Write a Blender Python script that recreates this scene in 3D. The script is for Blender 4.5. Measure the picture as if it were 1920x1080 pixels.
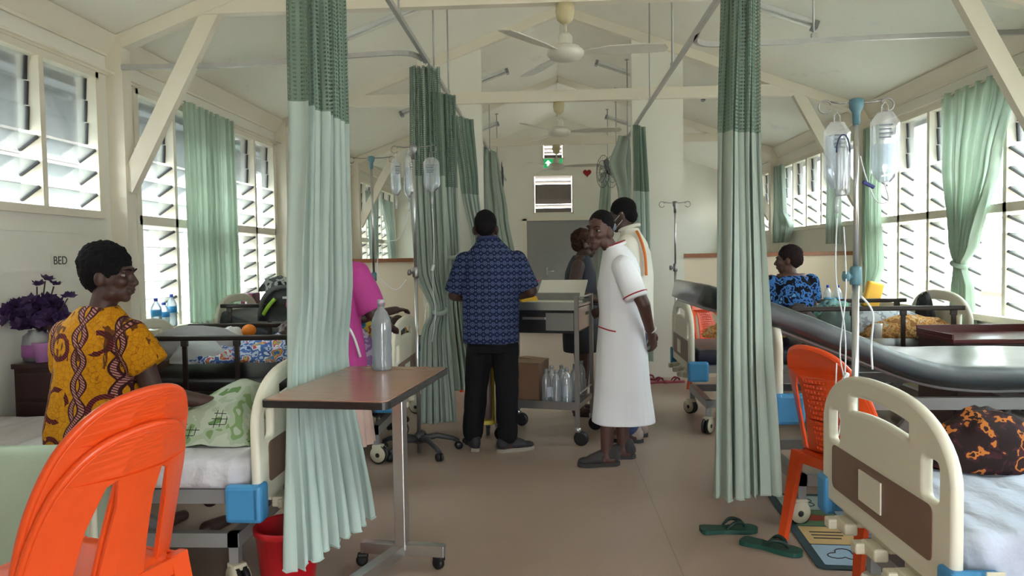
import bpy, bmesh, math, random
from mathutils import Vector, Matrix, Euler, noise

# ------------------------------------------------------------------ clear
for o in list(bpy.data.objects):
    bpy.data.objects.remove(o, do_unlink=True)
SC = bpy.context.scene
COL = SC.collection
R = math.radians
PI = math.pi
random.seed(7)

# ------------------------------------------------------------------ camera
cam_d = bpy.data.cameras.new('camera')
cam_d.sensor_width = 36.0
cam_d.lens = 36.0 * 1387.0 / 1920.0
cam_d.clip_start = 0.05
cam_d.clip_end = 300
cam = bpy.data.objects.new('camera', cam_d)
COL.objects.link(cam)
cam.matrix_world = (Matrix.Translation((0, 0, 1.40)) @ Matrix.Rotation(R(2.93), 4, 'Z')
                    @ Matrix.Rotation(PI / 2 - R(2.41), 4, 'X') @ Matrix.Rotation(R(-0.9), 4, 'Z'))
SC.camera = cam

# ------------------------------------------------------------------ overcast sky, exposure
W = bpy.data.worlds.new('overcast_sky')
SC.world = W
W.use_nodes = True
bg = W.node_tree.nodes['Background']
bg.inputs[0].default_value = (0.90, 0.955, 1.0, 1)
bg.inputs[1].default_value = 17.0
SC.view_settings.view_transform = 'Standard'
SC.view_settings.look = 'None'
SC.view_settings.gamma = 1.0
SC.view_settings.exposure = 0.6
SC.view_settings.use_curve_mapping = False
SC.cycles.max_bounces = 16; SC.cycles.diffuse_bounces = 10; SC.cycles.transparent_max_bounces = 24

def portal(loc, rot, sx, sy):
    d = bpy.data.lights.new('window_daylight_portal', 'AREA')
    d.shape = 'RECTANGLE'; d.size = sx; d.size_y = sy
    d.cycles.is_portal = True
    o = bpy.data.objects.new('window_daylight_portal', d)
    o.location = loc; o.rotation_euler = rot
    COL.objects.link(o)

portal((0.9, -1.6, 1.05), (R(90), 0, 0), .8, 2.1)
# daylight enters through the louvre windows of both long walls and an opening added for light in the near wall
for yc in (0.4, 3.55, 6.85, 10.05, 13.3):
    if yc > 1: portal((-3.3, yc, 1.7), (0, R(-90), 0), 1.9, 3.0)
    portal((3.72, yc, 1.7), (0, R(90), 0), 1.9, 3.0)

# ------------------------------------------------------------------ materials
def S(r, g, b):
    def c(v):
        v /= 255.0
        return v / 12.92 if v <= 0.04045 else ((v + 0.055) / 1.055) ** 2.4
    return (c(r), c(g), c(b), 1.0)

class NT:
    """small node-tree builder"""
    def __init__(s, name):
        s.m = bpy.data.materials.new(name); s.m.use_nodes = True
        s.t = s.m.node_tree; s.b = s.t.nodes['Principled BSDF']; s.out = s.t.nodes['Material Output']
    def n(s, typ, **k):
        x = s.t.nodes.new(typ)
        for a, v in k.items(): setattr(x, a, v)
        return x
    def l(s, a, b): s.t.links.new(a, b)
    def math(s, op, a, b=None, c=None, clamp=False):
        x = s.n('ShaderNodeMath', operation=op); x.use_clamp = clamp
        for i, v in enumerate((a, b, c)):
            if v is None: continue
            if isinstance(v, (int, float)): x.inputs[i].default_value = v
            else: s.l(v, x.inputs[i])
        return x.outputs[0]
    def mix(s, fac, a, b):
        x = s.n('ShaderNodeMix', data_type='RGBA')
        for i, v in ((0, fac), (6, a), (7, b)):
            if isinstance(v, (int, float)): x.inputs[i].default_value = v
            elif isinstance(v, tuple): x.inputs[i].default_value = v
            else: s.l(v, x.inputs[i])
        return x.outputs[2]
    def coord(s, kind='Object', scale=None):
        x = s.n('ShaderNodeTexCoord').outputs[kind]
        if scale:
            mp = s.n('ShaderNodeMapping'); mp.inputs['Scale'].default_value = scale
            s.l(x, mp.inputs[0]); x = mp.outputs[0]
        return x
    def noise(s, vec, sc, det=3, rough=.5):
        x = s.n('ShaderNodeTexNoise'); x.inputs['Scale'].default_value = sc
        x.inputs['Detail'].default_value = det; x.inputs['Roughness'].default_value = rough
        s.l(vec, x.inputs['Vector']); return x.outputs[0]
    def ramp(s, fac, stops, const=False):
        x = s.n('ShaderNodeValToRGB'); e = x.color_ramp.elements
        if const: x.color_ramp.interpolation = 'CONSTANT'
        while len(e) < len(stops): e.new(.5)
        for i, (p, c) in enumerate(stops):
            e[i].position = p; e[i].color = c
        s.l(fac, x.inputs[0]); return x.outputs[0]
    def sep(s, vec):
        x = s.n('ShaderNodeSeparateXYZ'); s.l(vec, x.inputs[0]); return x.outputs
    def base(s, c):
        if isinstance(c, tuple): s.b.inputs['Base Color'].default_value = c
        else: s.l(c, s.b.inputs['Base Color'])
    def bump(s, h, strength=.2, dist=.01):
        x = s.n('ShaderNodeBump'); x.inputs['Strength'].default_value = strength
        x.inputs['Distance'].default_value = dist
        s.l(h, x.inputs['Height']); s.l(x.outputs[0], s.b.inputs['Normal'])

MATS = {}
def plain(name, col, rough=.5, metal=0.0, var=.06, nscale=12, bump=0.0, spec=None, coat=0, sheen=0):
    """a plain surface with a little procedural unevenness"""
    if name in MATS: return MATS[name]
    t = NT(name)
    v = t.coord('Object')
    f = t.noise(v, nscale, 4)
    d = tuple(max(0, c * (1 - var * 2)) for c in col[:3]) + (1,)
    e = tuple(min(1, c * (1 + var)) for c in col[:3]) + (1,)
    t.base(t.mix(f, d, e))
    t.b.inputs['Roughness'].default_value = rough
    t.b.inputs['Metallic'].default_value = metal
    if spec is not None: t.b.inputs['Specular IOR Level'].default_value = spec
    if coat: t.b.inputs['Coat Weight'].default_value = coat
    if sheen: t.b.inputs['Sheen Weight'].default_value = sheen
    if bump:
        t.bump(t.noise(v, nscale * 6, 3), bump, .004)
    MATS[name] = t.m
    return t.m

def glassy(name, tint, gloss=.12, rough=.05, alpha_tint=None, milk=0.0):
    """thin clear plastic or glass: transparent + a reflecting layer (+ milky part)"""
    if name in MATS: return MATS[name]
    t = NT(name)
    tr = t.n('ShaderNodeBsdfTransparent'); tr.inputs[0].default_value = tint
    gl = t.n('ShaderNodeBsdfGlossy'); gl.inputs['Roughness'].default_value = rough
    fr = t.n('ShaderNodeFresnel'); fr.inputs[0].default_value = 1.45
    f = t.math('ADD', t.math('MULTIPLY', fr.outputs[0], .9), gloss * .4, clamp=True)
    mx = t.n('ShaderNodeMixShader'); t.l(f, mx.inputs[0]); t.l(tr.outputs[0], mx.inputs[1]); t.l(gl.outputs[0], mx.inputs[2])
    o = mx.outputs[0]
    if milk:
        df = t.n('ShaderNodeBsdfTranslucent'); df.inputs[0].default_value = (.9, .93, .97, 1)
        d2 = t.n('ShaderNodeBsdfDiffuse'); d2.inputs[0].default_value = (.85, .88, .92, 1)
        m3 = t.n('ShaderNodeMixShader'); m3.inputs[0].default_value = .5
        t.l(df.outputs[0], m3.inputs[1]); t.l(d2.outputs[0], m3.inputs[2])
        m2 = t.n('ShaderNodeMixShader'); m2.inputs[0].default_value = milk
        t.l(o, m2.inputs[1]); t.l(m3.outputs[0], m2.inputs[2]); o = m2.outputs[0]
    t.l(o, t.out.inputs[0])
    MATS[name] = t.m
    return t.m

def cloth(name, col, trans=.25, var=.06, weave=260, net=False, rough=.9):
    """thin fabric that lets some light through; net=True opens a fine mesh"""
    if name in MATS: return MATS[name]
    t = NT(name)
    v = t.coord('Object')
    f = t.noise(v, 9, 4)
    c1 = tuple(c * (1 - var) for c in col[:3]) + (1,)
    c2 = tuple(min(1, c * (1 + var)) for c in col[:3]) + (1,)
    c = t.mix(f, c1, c2)
    df = t.n('ShaderNodeBsdfDiffuse'); t.l(c, df.inputs[0])
    tl = t.n('ShaderNodeBsdfTranslucent'); t.l(c, tl.inputs[0])
    mx = t.n('ShaderNodeMixShader'); mx.inputs[0].default_value = trans
    t.l(df.outputs[0], mx.inputs[1]); t.l(tl.outputs[0], mx.inputs[2])
    bp = t.n('ShaderNodeBump'); bp.inputs['Strength'].default_value = .15; bp.inputs['Distance'].default_value = .004
    t.l(t.noise(v, weave * .3, 2), bp.inputs['Height'])
    t.l(bp.outputs[0], df.inputs['Normal'])
    o = mx.outputs[0]
    if net:
        uv = t.coord('UV')
        x, y, z = t.sep(uv)
        a = t.math('ABSOLUTE', t.math('SUBTRACT', t.math('FRACT', t.math('MULTIPLY', x, 130)), .5))
        b = t.math('ABSOLUTE', t.math('SUBTRACT', t.math('FRACT', t.math('MULTIPLY', y, 60)), .5))
        hole = t.math('MULTIPLY', t.math('LESS_THAN', a, .25), t.math('LESS_THAN', b, .25))
        hole = t.math('MULTIPLY', hole, .8)
        tp = t.n('ShaderNodeBsdfTransparent')
        m2 = t.n('ShaderNodeMixShader'); t.l(hole, m2.inputs[0]); t.l(o, m2.inputs[1]); t.l(tp.outputs[0], m2.inputs[2])
        o = m2.outputs[0]
    t.l(o, t.out.inputs[0])
    MATS[name] = t.m
    return t.m

# ------------------------------------------------------------------ mesh helpers
class MB:
    """collects shapes into one mesh"""
    def __init__(s): s.v = []; s.f = []; s.mi = []; s.sm = []; s.cur = 0; s.uv = None
    def add(s, vs, fs, smooth=False):
        b = len(s.v); s.v += [Vector(p) for p in vs]
        for f in fs:
            s.f.append([i + b for i in f]); s.mi.append(s.cur); s.sm.append(smooth)
        return s
    def slot(s, i): s.cur = i; return s
    def box(s, c, d, rot=None, bev=0):
        x, y, z = d[0] / 2, d[1] / 2, d[2] / 2
        M = (rot.to_3x3() if isinstance(rot, Matrix) else Euler(rot).to_matrix()) if rot is not None else Matrix.Identity(3)
        c = Vector(c)
        if bev:
            b = min(bev, x * .99, y * .99, z * .99)
            bm = bmesh.new(); bmesh.ops.create_cube(bm, size=1)
            for v in bm.verts: v.co = Vector((v.co.x * 2 * x, v.co.y * 2 * y, v.co.z * 2 * z))
            bmesh.ops.bevel(bm, geom=bm.edges[:], offset=b, segments=2, affect='EDGES', profile=.5)
            bm.verts.index_update()
            s.add([c + M @ v.co for v in bm.verts], [[v.index for v in f.verts] for f in bm.faces], False)
            bm.free(); return s
        vs = [c + M @ Vector((sx * x, sy * y, sz * z)) for sx in (-1, 1) for sy in (-1, 1) for sz in (-1, 1)]
        return s.add(vs, [(0, 1, 3, 2), (4, 6, 7, 5), (0, 4, 5, 1), (2, 3, 7, 6), (0, 2, 6, 4), (1, 5, 7, 3)])
    def bb(s, x0, x1, y0, y1, z0, z1, bev=0):
        return s.box(((x0 + x1) / 2, (y0 + y1) / 2, (z0 + z1) / 2), (abs(x1 - x0), abs(y1 - y0), abs(z1 - z0)), None, bev)
    def beam(s, a, b, w, h, up=(0, 0, 1), bev=0):
        a, b = Vector(a), Vector(b); d = b - a; L = d.length; d.normalize()
        u = Vector(up); sd = d.cross(u)
        if sd.length < 1e-4: sd = d.cross(Vector((1, 0, 0)))
        sd.normalize(); u = sd.cross(d)
        M = Matrix((d, sd, u)).transposed()
        return s.box((a + b) / 2, (L, w, h), M, bev)
    def tube(s, pts, r, seg=8, cap=True, closed=False):
        pts = [Vector(p) for p in pts]; n = len(pts)
        rs = r if isinstance(r, (list, tuple)) else [r] * n
        vs = []; fs = []
        prev = None
        for i, p in enumerate(pts):
            if closed: d = pts[(i + 1) % n] - pts[i - 1]
            else: d = pts[min(i + 1, n - 1)] - pts[max(i - 1, 0)]
            d = d.normalized() if d.length > 1e-9 else Vector((0, 0, 1))
            if prev is None:
                a = Vector((0, 0, 1)) if abs(d.z) < .9 else Vector((1, 0, 0))
                u = d.cross(a).normalized()
            else:
                u = (prev - d * prev.dot(d))
                u = u.normalized() if u.length > 1e-6 else d.orthogonal().normalized()
            prev = u; w = d.cross(u)
            for k in range(seg):
                t = 2 * PI * k / seg
                vs.append(p + (u * math.cos(t) + w * math.sin(t)) * rs[i])
        m = n if closed else n - 1
        for i in range(m):
            j = (i + 1) % n
            for k in range(seg):
                k2 = (k + 1) % seg
                fs.append((i * seg + k, i * seg + k2, j * seg + k2, j * seg + k))
        s.add(vs, fs, True)
        if cap and not closed:
            b = len(s.v) - len(vs)
            s.f.append([b + k for k in range(seg)][::-1]); s.mi.append(s.cur); s.sm.append(False)
            s.f.append([b + (n - 1) * seg + k for k in range(seg)]); s.mi.append(s.cur); s.sm.append(False)
        return s
    def lathe(s, prof, c=(0, 0, 0), seg=20, M=None, sx=1, sy=1):
        """prof: (radius, height) pairs, around local Z"""
        c = Vector(c); M = M or Matrix.Identity(3); vs = []; fs = []
        n = len(prof)
        for r, h in prof:
            for k in range(seg):
                t = 2 * PI * k / seg
                vs.append(c + M @ Vector((r * math.cos(t) * sx, r * math.sin(t) * sy, h)))
        for i in range(n - 1):
            for k in range(seg):
                k2 = (k + 1) % seg
                fs.append((i * seg + k, i * seg + k2, (i + 1) * seg + k2, (i + 1) * seg + k))
        fs.append(tuple(range(seg))[::-1]); fs.append(tuple((n - 1) * seg + k for k in range(seg)))
        return s.add(vs, fs, True)
    def ell(s, c, r, M=None, u=14, v=9):
        c = Vector(c); M = M or Matrix.Identity(3)
        r = (r, r, r) if isinstance(r, (int, float)) else r
        vs = [c + M @ Vector((0, 0, -r[2]))]; fs = []
        for i in range(1, v):
            a = -PI / 2 + PI * i / v
            for k in range(u):
                t = 2 * PI * k / u
                vs.append(c + M @ Vector((r[0] * math.cos(a) * math.cos(t), r[1] * math.cos(a) * math.sin(t), r[2] * math.sin(a))))
        vs.append(c + M @ Vector((0, 0, r[2]))); top = len(vs) - 1
        for k in range(u):
            fs.append((0, 1 + (k + 1) % u, 1 + k))
            fs.append((top, 1 + (v - 2) * u + k, 1 + (v - 2) * u + (k + 1) % u))
        for i in range(v - 2):
            for k in range(u):
                fs.append((1 + i * u + k, 1 + i * u + (k + 1) % u, 1 + (i + 1) * u + (k + 1) % u, 1 + (i + 1) * u + k))
        return s.add(vs, fs, True)
    def cap(s, a, b, r0, r1, seg=12):
        """tapered limb with round ends"""
        a, b = Vector(a), Vector(b); d = (b - a).normalized()
        pts = [a - d * r0 * .99, a - d * r0 * .8, a - d * r0 * .4, a, b, b + d * r1 * .4, b + d * r1 * .8, b + d * r1 * .99]
        q = lambda t: math.sqrt(max(0, 1 - t * t))
        rs = [r0 * q(.99), r0 * q(.8), r0 * q(.4), r0, r1, r1 * q(.4), r1 * q(.8), r1 * q(.99)]
        return s.tube(pts, rs, seg)
    def loft(s, rings, seg=24, smooth=True):
        """rings: (cx, cy, cz, rx, ry[, rotz]) ellipses, bottom to top, closed ends"""
        vs = []; fs = []
        for g in rings:
            cx, cy, cz, rx, ry = g[:5]; a0 = g[5] if len(g) > 5 else 0
            for k in range(seg):
                t = 2 * PI * k / seg
                x, y = rx * math.cos(t), ry * math.sin(t)
                vs.append((cx + x * math.cos(a0) - y * math.sin(a0), cy + x * math.sin(a0) + y * math.cos(a0), cz))
        n = len(rings)
        for i in range(n - 1):
            for k in range(seg):
                k2 = (k + 1) % seg
                fs.append((i * seg + k, i * seg + k2, (i + 1) * seg + k2, (i + 1) * seg + k))
        fs.append(tuple(range(seg))[::-1]); fs.append(tuple((n - 1) * seg + k for k in range(seg)))
        return s.add(vs, fs, smooth)
    def plate(s, outer, z0, z1, smooth=False):
        """extruded convex-ish polygon in xy"""
        n = len(outer)
        vs = [(p[0], p[1], z0) for p in outer] + [(p[0], p[1], z1) for p in outer]
        fs = [tuple(range(n))[::-1], tuple(range(n, 2 * n))] + [(i, (i + 1) % n, n + (i + 1) % n, n + i) for i in range(n)]
        return s.add(vs, fs, smooth)
    def grid(s, fn, nu, nv, smooth=True, closed_u=False):
        vs = [fn(i / (nu if closed_u else nu - 1), j / (nv - 1)) for j in range(nv) for i in range(nu)]
        fs = []
        for j in range(nv - 1):
            for i in range(nu if closed_u else nu - 1):
                i2 = (i + 1) % nu
                fs.append((j * nu + i, j * nu + i2, (j + 1) * nu + i2, (j + 1) * nu + i))
        return s.add(vs, fs, smooth)
    def xf(s, M, start=0):
        for i in range(start, len(s.v)): s.v[i] = M @ s.v[i]
        return s
    def mesh(s, name, *mats):
        me = bpy.data.meshes.new(name)
        me.from_pydata([tuple(v) for v in s.v], [], s.f)
        for m in mats: me.materials.append(m)
        me.polygons.foreach_set('material_index', s.mi)
        me.polygons.foreach_set('use_smooth', s.sm)
        me.update()
        return me
    def obj(s, name, mats, parent=None, loc=None, rot=None):
        mats = mats if isinstance(mats, (list, tuple)) else [mats]
        o = bpy.data.objects.new(name, s.mesh(name, *mats))
        COL.objects.link(o)
        if parent is not None: o.parent = parent
        if loc is not None: o.location = loc
        if rot is not None: o.rotation_euler = rot
        return o

def inst(name, me, parent=None, loc=(0, 0, 0), rot=(0, 0, 0), scale=None):
    o = bpy.data.objects.new(name, me); COL.objects.link(o)
    if parent is not None: o.parent = parent
    o.location = loc; o.rotation_euler = rot
    if scale: o.scale = scale
    return o

def tag(o, label, cat, group=None):
    o['label'] = label; o['category'] = cat
    if group: o['group'] = group
    return o
def struct(o, label=None, cat=None):
    o['kind'] = 'structure'
    if label: o['label'] = label
    if cat: o['category'] = cat
    return o
def thing(name, label, cat, loc=(0, 0, 0), rz=0, group=None):
    o = bpy.data.objects.new(name, None); COL.objects.link(o)
    o.empty_display_size = .1
    o.location = loc; o.rotation_euler = (0, 0, rz)
    return tag(o, label, cat, group)

def curve_plate(splines, thick, bev=.0, res=2):
    """flat plate in xy with holes; even-odd filled outlines, rounded rim"""
    cu = bpy.data.curves.new('tmp', 'CURVE'); cu.dimensions = '2D'; cu.fill_mode = 'BOTH'
    cu.extrude = max(0, thick / 2 - bev); cu.bevel_depth = bev; cu.bevel_resolution = res
    for sp in splines:
        q = cu.splines.new('POLY'); q.points.add(len(sp) - 1)
        for i, p in enumerate(sp): q.points[i].co = (p[0], p[1], 0, 1)
        q.use_cyclic_u = True
    o = bpy.data.objects.new('tmp', cu); COL.objects.link(o)
    dg = bpy.context.evaluated_depsgraph_get(); dg.update()
    me = bpy.data.meshes.new_from_object(o.evaluated_get(dg))
    bpy.data.objects.remove(o); bpy.data.curves.remove(cu)
    vs = [v.co.copy() for v in me.vertices]; fs = [list(p.vertices) for p in me.polygons]
    bpy.data.meshes.remove(me)
    return vs, fs

def rpoly(pts, n=6):
    """polygon with rounded corners; pts = (x, y, r)"""
    out = []; m = len(pts)
    for i in range(m):
        p = Vector(pts[i][:2]); a = Vector(pts[i - 1][:2]); b = Vector(pts[(i + 1) % m][:2]); r = pts[i][2]
        if r <= 0: out.append(tuple(p)); continue
        da = (a - p); db = (b - p); la, lb = da.length, db.length; da.normalize(); db.normalize()
        ang = da.angle(db); t = min(r / max(math.tan(ang / 2), 1e-3), la * .49, lb * .49)
        p0 = p + da * t; p1 = p + db * t
        for k in range(n + 1):
            u = k / n
            out.append(tuple(p0 * (1 - u) ** 2 + p * 2 * u * (1 - u) + p1 * u * u))
    return out
def rrect(x0, x1, y0, y1, r, n=5):
    return rpoly([(x0, y0, r), (x1, y0, r), (x1, y1, r), (x0, y1, r)], n)

def bez(pts, n=10):
    """Catmull-Rom through points"""
    P = [Vector(p) for p in pts]; out = []
    for i in range(len(P) - 1):
        p0 = P[max(i - 1, 0)]; p1 = P[i]; p2 = P[i + 1]; p3 = P[min(i + 2, len(P) - 1)]
        for k in range(n):
            t = k / n
            out.append(.5 * ((2 * p1) + (p2 - p0) * t + (2 * p0 - 5 * p1 + 4 * p2 - p3) * t * t + (3 * p1 - p0 - 3 * p2 + p3) * t ** 3))
    out.append(P[-1]); return out

def remesh(mb, name, mats, parent, voxel=.008, smooth=4, disp=None, factor=.5):
    """fuse overlapping shapes into one continuous skin"""
    o = bpy.data.objects.new('tmp', mb.mesh('tmp')); COL.objects.link(o)
    m = o.modifiers.new('r', 'REMESH'); m.mode = 'VOXEL'; m.voxel_size = voxel
    if smooth:
        k = o.modifiers.new('s', 'SMOOTH'); k.iterations = smooth; k.factor = factor
    dg = bpy.context.evaluated_depsgraph_get(); dg.update()
    me = bpy.data.meshes.new_from_object(o.evaluated_get(dg))
    old = o.data
    bpy.data.objects.remove(o); bpy.data.meshes.remove(old)
    me.name = name
    if disp:
        for v, nn in zip(me.vertices, [v.normal.copy() for v in me.vertices]):
            v.co += nn * disp(v.co)
    me.materials.clear()
    for x in (mats if isinstance(mats, (list, tuple)) else [mats]): me.materials.append(x)
    me.polygons.foreach_set('use_smooth', [True] * len(me.polygons)); me.update()
    o = bpy.data.objects.new(name, me); COL.objects.link(o); o.parent = parent
    return o

def text_mesh(s, size, M, ext=.0008):
    cu = bpy.data.curves.new('tmp', 'FONT'); cu.body = s; cu.size = size; cu.extrude = ext
    cu.align_x = 'CENTER'; cu.align_y = 'CENTER'
    o = bpy.data.objects.new('tmp', cu); COL.objects.link(o)
    dg = bpy.context.evaluated_depsgraph_get(); dg.update()
    me = bpy.data.meshes.new_from_object(o.evaluated_get(dg))
    bpy.data.objects.remove(o); bpy.data.curves.remove(cu)
    me.transform(M); return me

# ------------------------------------------------------------------ shared materials
def m_floor():
    t = NT('vinyl_floor'); v = t.coord('Object')
    f = t.noise(v, 3.5, 5, .6); g = t.noise(v, 160, 2, .7)
    c = t.mix(f, S(142, 122, 108), S(166, 143, 129))
    c = t.mix(t.math('MULTIPLY', g, .35), c, S(190, 172, 160))
    x, y, z = t.sep(v)
    # welded sheet seams
    sm = t.math('LESS_THAN', t.math('ABSOLUTE', t.math('SUBTRACT', t.math('FRACT', t.math('DIVIDE', t.math('ADD', x, .35), 1.83)), .5)), .0018)
    c = t.mix(t.math('MULTIPLY', sm, .4), c, S(110, 92, 82))
    t.base(c); t.b.inputs['Roughness'].default_value = .36
    t.l(t.math('ADD', .3, t.math('MULTIPLY', f, .16)), t.b.inputs['Roughness'])
    t.bump(g, .06, .002)
    return t.m
def m_paint(name, a, b, rough=.55):
    t = NT(name); v = t.coord('Object')
    f = t.noise(v, 1.6, 6, .65); g = t.noise(v, 30, 2)
    t.base(t.mix(f, a, b)); t.b.inputs['Roughness'].default_value = rough
    t.bump(g, .05, .003); return t.m
def m_ceiling():
    t = NT('ceiling_paint'); v = t.coord('Object')
    f = t.noise(v, 1.2, 6, .65); st = t.noise(t.coord('Object', (1, .6, 1)), 2.3, 5, .7)
    c = t.mix(f, S(230, 227, 214), S(240, 238, 228))
    c = t.mix(t.ramp(st, [(.62, (0, 0, 0, 1)), (.78, (.45, .45, .45, 1))]), c, S(168, 160, 142))   # old damp stains
    t.base(c); t.b.inputs['Roughness'].default_value = .6
    return t.m
M_FLOOR = m_floor()
M_WALL = m_paint('wall_paint', S(222, 219, 208), S(232, 230, 220))
M_CREAM = m_paint('partition_paint', S(224, 206, 182), S(232, 216, 194))
M_CEIL = m_ceiling()
M_TIMBER = m_paint('painted_timber', S(222, 214, 196), S(232, 225, 210), .45)
M_ORANGEWOOD = plain('varnished_wood', S(150, 92, 58), .35, var=.12, nscale=20)
M_GLASS = glassy('louvre_glass', (.92, .97, .95, 1), .04, milk=.05)
M_BLACKP = plain('black_plastic', (.012, .012, .013, 1), .4)
M_STEEL = plain('stainless_steel', (.55, .55, .55, 1), .28, .95)
M_DSTEEL = plain('dull_steel', (.32, .31, .31, 1), .35, .9)
M_ALU = plain('track_aluminium', (.48, .48, .47, 1), .42, .55)
M_GREEN = cloth('curtain_green', S(188, 203, 197), .25)
M_GREEN_D = cloth('curtain_green_deep', S(172, 184, 174), .2)
M_NET = cloth('curtain_net', S(128, 148, 135), .22, net=True)
M_WGREEN = cloth('window_curtain_green', S(180, 196, 180), .42)
M_CREAMP = plain('cream_plastic', S(222, 217, 200), .35, var=.03, nscale=5)
M_BROWNP = plain('brown_panel', S(126, 98, 84), .45, var=.06)
M_BLUEP = plain('blue_bumper', S(62, 134, 184), .4, var=.05)
M_TEALP = plain('teal_clamp', S(84, 124, 138), .4, var=.04)
M_GREYFRAME = plain('grey_bed_frame', S(148, 148, 150), .4, .3)
M_DARKRAIL = plain('dark_brown_rail', S(52, 42, 38), .35, .3)
M_ORANGE = plain('orange_plastic', S(222, 76, 24), .32, var=.04, nscale=4)
M_WHITEP = plain('white_plastic', S(226, 228, 228), .35, var=.03)
# ================================================================== SHELL
XL, XR, YN, YF = -3.12, 3.54, -1.5, 15.0        # inner faces of the ward
XC = .16; ZW = 2.99; ZR = 4.2                   # ridge line, wall plate, ridge height
TH = .13
def zc(x): return ZR - abs(x - XC) * (ZR - ZW) / ((XC - XL) if x < XC else (XR - XC))
TR = (1.95, 5.2, 8.45, 11.7)                    # roof trusses

struct(MB().bb(XL - .2, XR + .2, YN, YF + .2, -.12, 0).obj('floor', M_FLOOR), 'speckled brown vinyl ward floor', 'floor')
mb = MB()
for x0, x1 in ((XL - .14, XC), (XC, XR + .14)):
    zs = [zc(x) for x in (x0, x1)]
    mb.add([(x0, YN, zs[0]), (x1, YN, zs[1]), (x1, YF, zs[1]), (x0, YF, zs[0]),
            (x0, YN, zs[0] + .1), (x1, YN, zs[1] + .1), (x1, YF, zs[1] + .1), (x0, YF, zs[0] + .1)],
           [(0, 3, 2, 1), (4, 5, 6, 7), (0, 1, 5, 4), (2, 3, 7, 6), (0, 4, 7, 3), (1, 2, 6, 5)])
struct(mb.obj('ceiling', M_CEIL), 'pitched off-white ceiling with faint stains', 'ceiling')

# window bays:  (y0, y1, panels, low?)
BAYS_L = [(2.1, 5.04, 5, 0), (5.5, 8.32, 5, 1), (8.62, 11.5, 5, 0), (11.95, 14.8, 5, 1)]
BAYS_R = [(-1.2, 1.75, 5, 1), (2.1, 5.04, 5, 1), (5.36, 8.28, 5, 1), (8.72, 11.5, 5, 0), (11.95, 14.8, 5, 0)]
ZH0, ZH1, ZL0, ZL1 = 1.76, 2.68, .88, 1.69      # upper lights, lower lights

def long_wall(name, xf, sgn, bays, label):
    mb = MB(); a, b = (xf, xf + sgn * TH)
    y = YN
    for (y0, y1, n, low) in bays:
        mb.bb(a, b, y, y0, 0, ZW + .02)
        mb.bb(a, b, y0, y1, 0, ZL0 - .03 if low else ZH0 - .04)
        mb.bb(a, b, y0, y1, ZH1 + .03, ZW + .02)
        y = y1
    mb.bb(a, b, y, YF, 0, ZW + .02)
    o = struct(mb.obj(name, M_WALL), label, 'wall')
    return o
WL = long_wall('wall_left', XL, -1, BAYS_L, 'cream wall with louvre windows on the left')
WR = long_wall('wall_right', XR, 1, BAYS_R, 'cream wall with louvre windows on the right')
# sheet joint battens of the lining, high-window bay
mb = MB()
mb.bb(XL, XL + .008, 2.0, 5.1, 1.352, 1.366)
mb.bb(XL, XL + .006, 2.0, 5.06, 1.60, 1.604)
mb.obj('joint_strip', M_WALL, WL)

# cornices
def trim(n, fn): return struct(fn, None, None)
for k, (xw, sg) in enumerate(((XL, 1), (XR, -1))):
    mb = MB()
    mb.beam((xw + sg * .045, YN, ZW - .045), (xw + sg * .045, YF, ZW - .045), .02, .15, (sg * .6, 0, 1))
    mb.bb(xw, xw + sg * .018, YN, YF, ZW - .13, ZW - .105)
    mb.bb(xw, xw + sg * .02, YN, YF, ZH1 + .045, ZH1 + .075)
    struct(mb.obj('trim_%d' % (k + 1), M_TIMBER), 'painted cornice under the %s eaves' % ('left', 'right')[k], 'cornice')
mb = MB(); mb.bb(XL, XL + .015, YN, YF, 0, .1); struct(mb.obj('baseboard_left', M_TIMBER), 'painted skirting of the left wall', 'baseboard')
mb = MB(); mb.bb(XR - .015, XR, YN, YF, 0, .1); struct(mb.obj('baseboard_right', M_TIMBER), 'painted skirting of the right wall', 'baseboard')

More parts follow.
